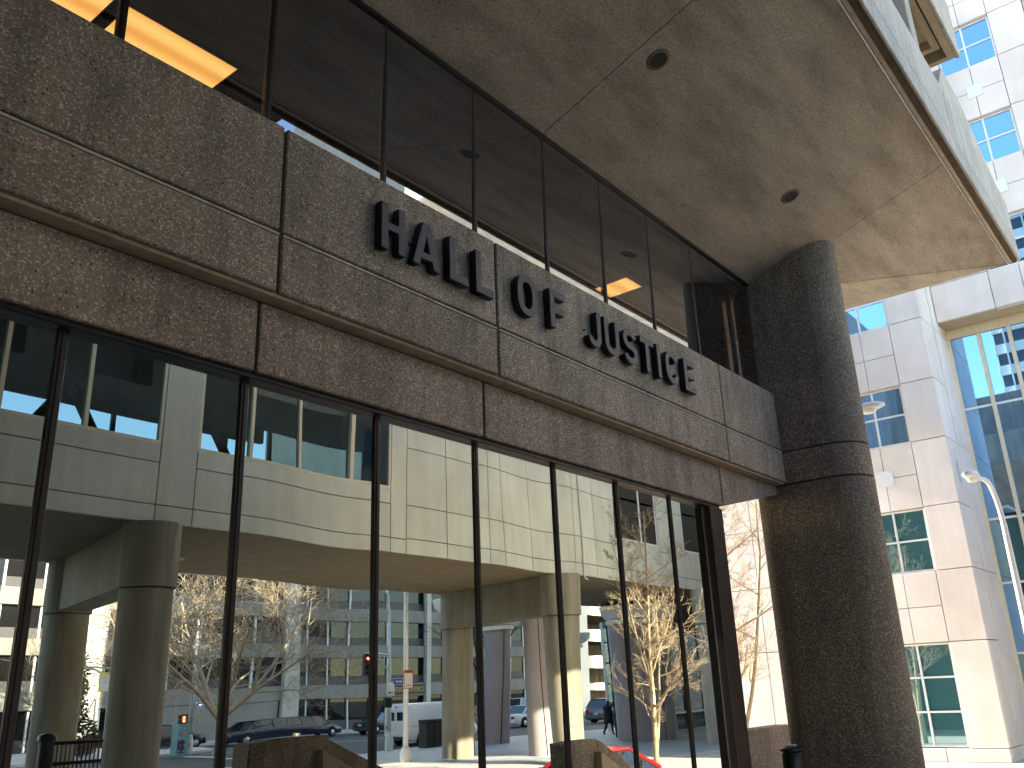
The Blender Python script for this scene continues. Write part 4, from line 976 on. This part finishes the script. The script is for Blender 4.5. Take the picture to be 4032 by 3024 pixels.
def car(label, x, yv, L, Wd, H, paint, kind='sedan', rz=0, group='parked cars', cat='car'):
    """local x forward; origin at the rear axle end on the ground"""
    t = thing('car' if kind != 'van' else 'van', label, cat, (x, RY(yv), -.15), group, rz)
    hw = Wd/2; gb_ = .22
    belt = H*.62 if kind != 'van' else H*.58
    hood = {'sedan': .24, 'suv': .24, 'van': .13}[kind]*min(L, 5.2)/L; trunk_ = {'sedan': .17, 'suv': .02, 'van': .0}[kind]*min(L, 5.2)/L
    def sec(xx, zb_, zt2, w_):
        return [(xx, -w_*.93, zb_), (xx, -w_, zb_+.16), (xx, -w_, zt2-.16), (xx, -w_*.93, zt2-.03), (xx, -w_*.8, zt2), (xx, w_*.8, zt2), (xx, w_*.93, zt2-.03), (xx, w_, zt2-.16), (xx, w_, zb_+.16), (xx, w_*.93, zb_)]
    if kind == 'van':
        S_ = [(0, .42, H*.9, hw*.94), (.06, .34, H*.97, hw*.97), (.3, .3, H, hw), (L*.62, .28, H, hw), (L*.74, .26, H*.95, hw), (L*.86, .24, H*.58, hw*.99), (L*.96, .26, H*.47, hw*.96), (L, .34, H*.38, hw*.88)]
    else:
        zt_ = belt
        S_ = [(0, .42, zt_*.86, hw*.86), (.08, .30, zt_*.97, hw*.93), (.35, gb_, zt_, hw*.98), (L*trunk_+.3, gb_, zt_+.01, hw), (L*.55, gb_, zt_, hw), (L*(1-hood), gb_, zt_-.01, hw), (L*.9 if L < 6 else L-.5, gb_, zt_*.9, hw*.97), (L-.12, .28, zt_*.78, hw*.9), (L, .36, zt_*.66, hw*.78)]
    body = lpart('body', loft([sec(*s_) for s_ in S_]), paint, t, angle=32)
    if kind != 'van':
        xr0 = L*trunk_+.05; xr1 = xr0+(.75 if kind == 'sedan' else .38); xf1 = L*(1-hood)-.75; xf0 = L*(1-hood)+.05
        def cab(xx, z, w_): return [(xx, -w_, z), (xx, w_, z)]
        zb_ = belt-.02
        V = [(xr0, -hw*.9, zb_), (xr0, hw*.9, zb_), (xf0, hw*.9, zb_), (xf0, -hw*.9, zb_), (xr1, -hw*.72, H-.04), (xr1, hw*.72, H-.04), (xf1, hw*.72, H-.05), (xf1, -hw*.72, H-.05)]
        c_b = MB(); c_b.add(V, [(0, 1, 5, 4), (1, 2, 6, 5), (2, 3, 7, 6), (3, 0, 4, 7), (4, 5, 6, 7), (0, 3, 2, 1)]); lpart('windows', c_b, 'car_glass', t)
        rf = MB(); w_ = hw*.74
        rs = [[(xr1-.06, -w_, H-.06), (xr1-.06, -w_*.8, H-.015), (xr1-.06, w_*.8, H-.015), (xr1-.06, w_, H-.06)], [((xr1+xf1)/2, -w_, H-.045), ((xr1+xf1)/2, -w_*.8, H), ((xr1+xf1)/2, w_*.8, H), ((xr1+xf1)/2, w_, H-.045)], [(xf1+.06, -w_, H-.07), (xf1+.06, -w_*.8, H-.025), (xf1+.06, w_*.8, H-.025), (xf1+.06, w_, H-.07)]]
        lpart('roof', loft(rs), paint, t, angle=40)
        npil = 4 if L < 6 else 6
        for s_ in (-1, 1):
            for i in range(npil):
                f = i/(npil-1); xa = xr0+(xf0-xr0)*f; xb_ = xr1+(xf1-xr1)*f
                lpart('pillar', MB().tube([(xa, s_*hw*.905, zb_), (xb_, s_*hw*.73, H-.05)], .035 if 0 < i < npil-1 else .05, 5), paint, t)
            lpart('trim_strip', MB().box(L*trunk_+.3, L*(1-hood), s_*hw*.995-.006, s_*hw*.995+.006, belt-.1, belt-.085), 'rim_metal', t)
    else:
        lpart('windscreen', MB().prism([(L*.752, H*.9), (L*.745, H*.86), (L*.845, H*.6), (L*.853, H*.62)], 'y', -hw*.85, hw*.85), 'car_glass', t)
        for s_ in (-1, 1): lpart('side_window', MB().box(L*.6, L*.74, s_*hw*1.002-.004, s_*hw*1.002+.004, H*.62, H*.84), 'car_glass', t); lpart('panel_line', MB().box(.3, L*.6, s_*hw-.004, s_*hw+.005, H*.45, H*.46), 'grey_paint', t)
        lpart('rear_door', MB().bev(-.012, .01, -hw*.85, -.01, .5, H*.86, .004).bev(-.012, .01, .01, hw*.85, .5, H*.86, .004), paint, t)
        lpart('brake_light', MB().bev(.0, .06, -.12, .12, H*.9, H*.93, .005), 'red_lens', t)
        lpart('rear_window', MB().box(-.016, -.011, -hw*.7, -.1, H*.6, H*.8).box(-.016, -.011, .1, hw*.7, H*.6, H*.8), 'car_glass', t)
    lpart('rear_bumper', MB().bev(-.09, .12, -hw*.86, hw*.86, .3, .52, .03), 'black_plastic' if kind == 'van' else paint, t)
    lpart('front_bumper', MB().bev(L-.1, L+.06, -hw*.76, hw*.76, .26, .48, .03), paint if kind != 'van' else 'black_plastic', t)
    for s_ in (-1, 1):
        lpart('tail_light', MB().bev(-.02, .16, s_*hw*.72-.12, s_*hw*.72+.12, belt*.66, belt*.84, .02), 'red_lens', t)
        lpart('headlight', MB().bev(L-.22, L-.02, s_*hw*.62-.14, s_*hw*.62+.14, belt*.58, belt*.72, .02), 'lamp_lens', t)
        lpart('mirror', MB().bev(L*(1-hood)-.35, L*(1-hood)-.2, s_*(hw+.02)-.0, s_*(hw+.02)+s_*.16, belt, belt+.14, .02) if s_ > 0 else MB().bev(L*(1-hood)-.35, L*(1-hood)-.2, -(hw+.18), -(hw+.02), belt, belt+.14, .02), paint, t)
    lpart('number_plate', MB().box(-.1, -.091, -.16, .16, .62, .75), 'sign_white', t)
    wr = .33 if kind == 'sedan' else .36
    for xx in (L*.2 if L < 6 else 1.05, L*.81 if L < 6 else L-1.05):
        for s_ in (-1, 1):
            lpart('wheel_arch', MB().prism([(xx+(wr+.07)*math.cos(R(a)), wr+(wr+.07)*math.sin(R(a))) for a in range(-15, 200, 20)], 'y', s_*hw*1.003-.03*s_, s_*hw*1.003), 'rubber', t)
            wheel(t, xx, s_*(hw-.09), wr, s_)
    return t
car('long black stretch limousine parked in front of the office block', 36.3, 53.2, 8.6, 1.9, 1.46, 'navy_paint', cat='limousine')
car('black hatchback parked behind the limousine, next to the big bare tree', 30.6, 54.4, 4.3, 1.8, 1.5, 'black_paint', 'suv')
car('dark blue car parked ahead of the limousine', 47.2, 53.0, 4.6, 1.85, 1.5, 'navy_paint')
vn = car('white panel van parked near the lilac piers', 36.2, 37.6, 5.6, 2.0, 2.2, 'white_paint', 'van', cat='van')
car('dark sedan partly hidden behind the white van', 45.5, 43.0, 4.7, 1.85, 1.75, 'grey_paint', 'suv')
car('black sedan in the gap between the lilac piers', 42.0, 38.4, 4.6, 1.85, 1.45, 'black_paint', rz=R(180))
car('white sedan with red tail light behind the pale lilac pier', 52.6, 43.6, 4.6, 1.85, 1.5, 'white_paint')
car('white sport utility car at the kerb behind the lilac piers', 64.0, 52.5, 4.8, 1.95, 1.9, 'white_paint', 'suv')
car('grey sport utility car passing the slender pier', 62.0, 42.0, 4.9, 1.95, 1.8, 'grey_paint', 'suv')
car('pale blue-white car in front of the parking garage', 80.0, 51.5, 4.8, 1.95, 1.85, 'silver_paint', 'suv')
car('red car at the foot of the slender pale tree', 19.2, 15.0, 4.2, 1.75, 1.25, 'red_paint', rz=R(90))
# ================================================================== PERSON
pp = thing('person', 'person in a dark coat and dark trousers walking past the broad lilac pier', 'person', (43.2, RY(28.6), 0))
def skin_body(joints, edges, root):
    me = bpy.data.meshes.new('body'); me.from_pydata([j[0] for j in joints], edges, [])
    o = bpy.data.objects.new('tmp', me); COL.objects.link(o); md = o.modifiers.new('s', 'SKIN'); o.modifiers.new('ss', 'SUBSURF').levels = 2
    for v, j in zip(me.skin_vertices[0].data, joints): v.radius = (j[1], j[2])
    me.skin_vertices[0].data[root].use_root = True
    r_ = bpy.data.meshes.new_from_object(o.evaluated_get(bpy.context.evaluated_depsgraph_get())); bpy.data.objects.remove(o)
    for p_ in r_.polygons: p_.use_smooth = True
    return r_
J = [((0,0,.98),.16,.13), ((0,0,1.2),.15,.12), ((.02,0,1.45),.19,.12), ((.03,0,1.56),.07,.07), ((.06,0,1.68),.085,.1), ((.07,0,1.80),.07,.085),
     ((0,.1,.92),.1,.1), ((.16,.1,.52),.07,.07), ((.24,.1,.1),.05,.05), ((.40,.1,.05),.045,.035),
     ((0,-.1,.92),.1,.1), ((-.08,-.1,.5),.07,.07), ((-.34,-.1,.18),.05,.05), ((-.26,-.1,.06),.045,.035),
     ((.02,.2,1.42),.07,.07), ((-.08,.26,1.15),.055,.055), ((.08,.26,.92),.045,.045), ((.02,-.2,1.42),.07,.07), ((.1,-.26,1.16),.055,.055), ((.28,-.25,1.0),.045,.045)]
ED = [(0,1),(1,2),(2,3),(3,4),(4,5),(0,6),(6,7),(7,8),(8,9),(0,10),(10,11),(11,12),(12,13),(2,14),(14,15),(15,16),(2,17),(17,18),(18,19)]
bd = link('body', skin_body(J, ED, 0), 'coat_black', pp)
coat = MB().lathe([(.24, .62), (.22, .85), (.19, 1.1), (.21, 1.35), (.17, 1.5), (.08, 1.56)], n=18); coat.v = [(a, b_*1.15, c) for a, b_, c in coat.v]
lpart('coat', coat, 'coat_black', pp, smooth=True)
fc = MB().lathe([(.01, 1.6), (.055, 1.63), (.075, 1.7), (.07, 1.76), (.02, 1.8)], .1, 0, 12); lpart('face', fc, 'skin', pp, smooth=True)
for s_ in (-1, 1):
    hd = MB(); c = (.09, .26, .88) if s_ > 0 else (.31, -.25, .97)
    hd.bev(c[0]-.03, c[0]+.03, c[1]-.02, c[1]+.02, c[2]-.05, c[2]+.04, .012)
    for k in range(4): hd.tube([(c[0]-.024+k*.016, c[1], c[2]-.05), (c[0]-.024+k*.016+.008, c[1], c[2]-.085), (c[0]-.02+k*.016+.02, c[1], c[2]-.11)], .008, 5)
    hd.tube([(c[0]+.03, c[1], c[2]), (c[0]+.05, c[1], c[2]-.04)], .009, 5)
    lpart('hand', hd, 'skin', pp)
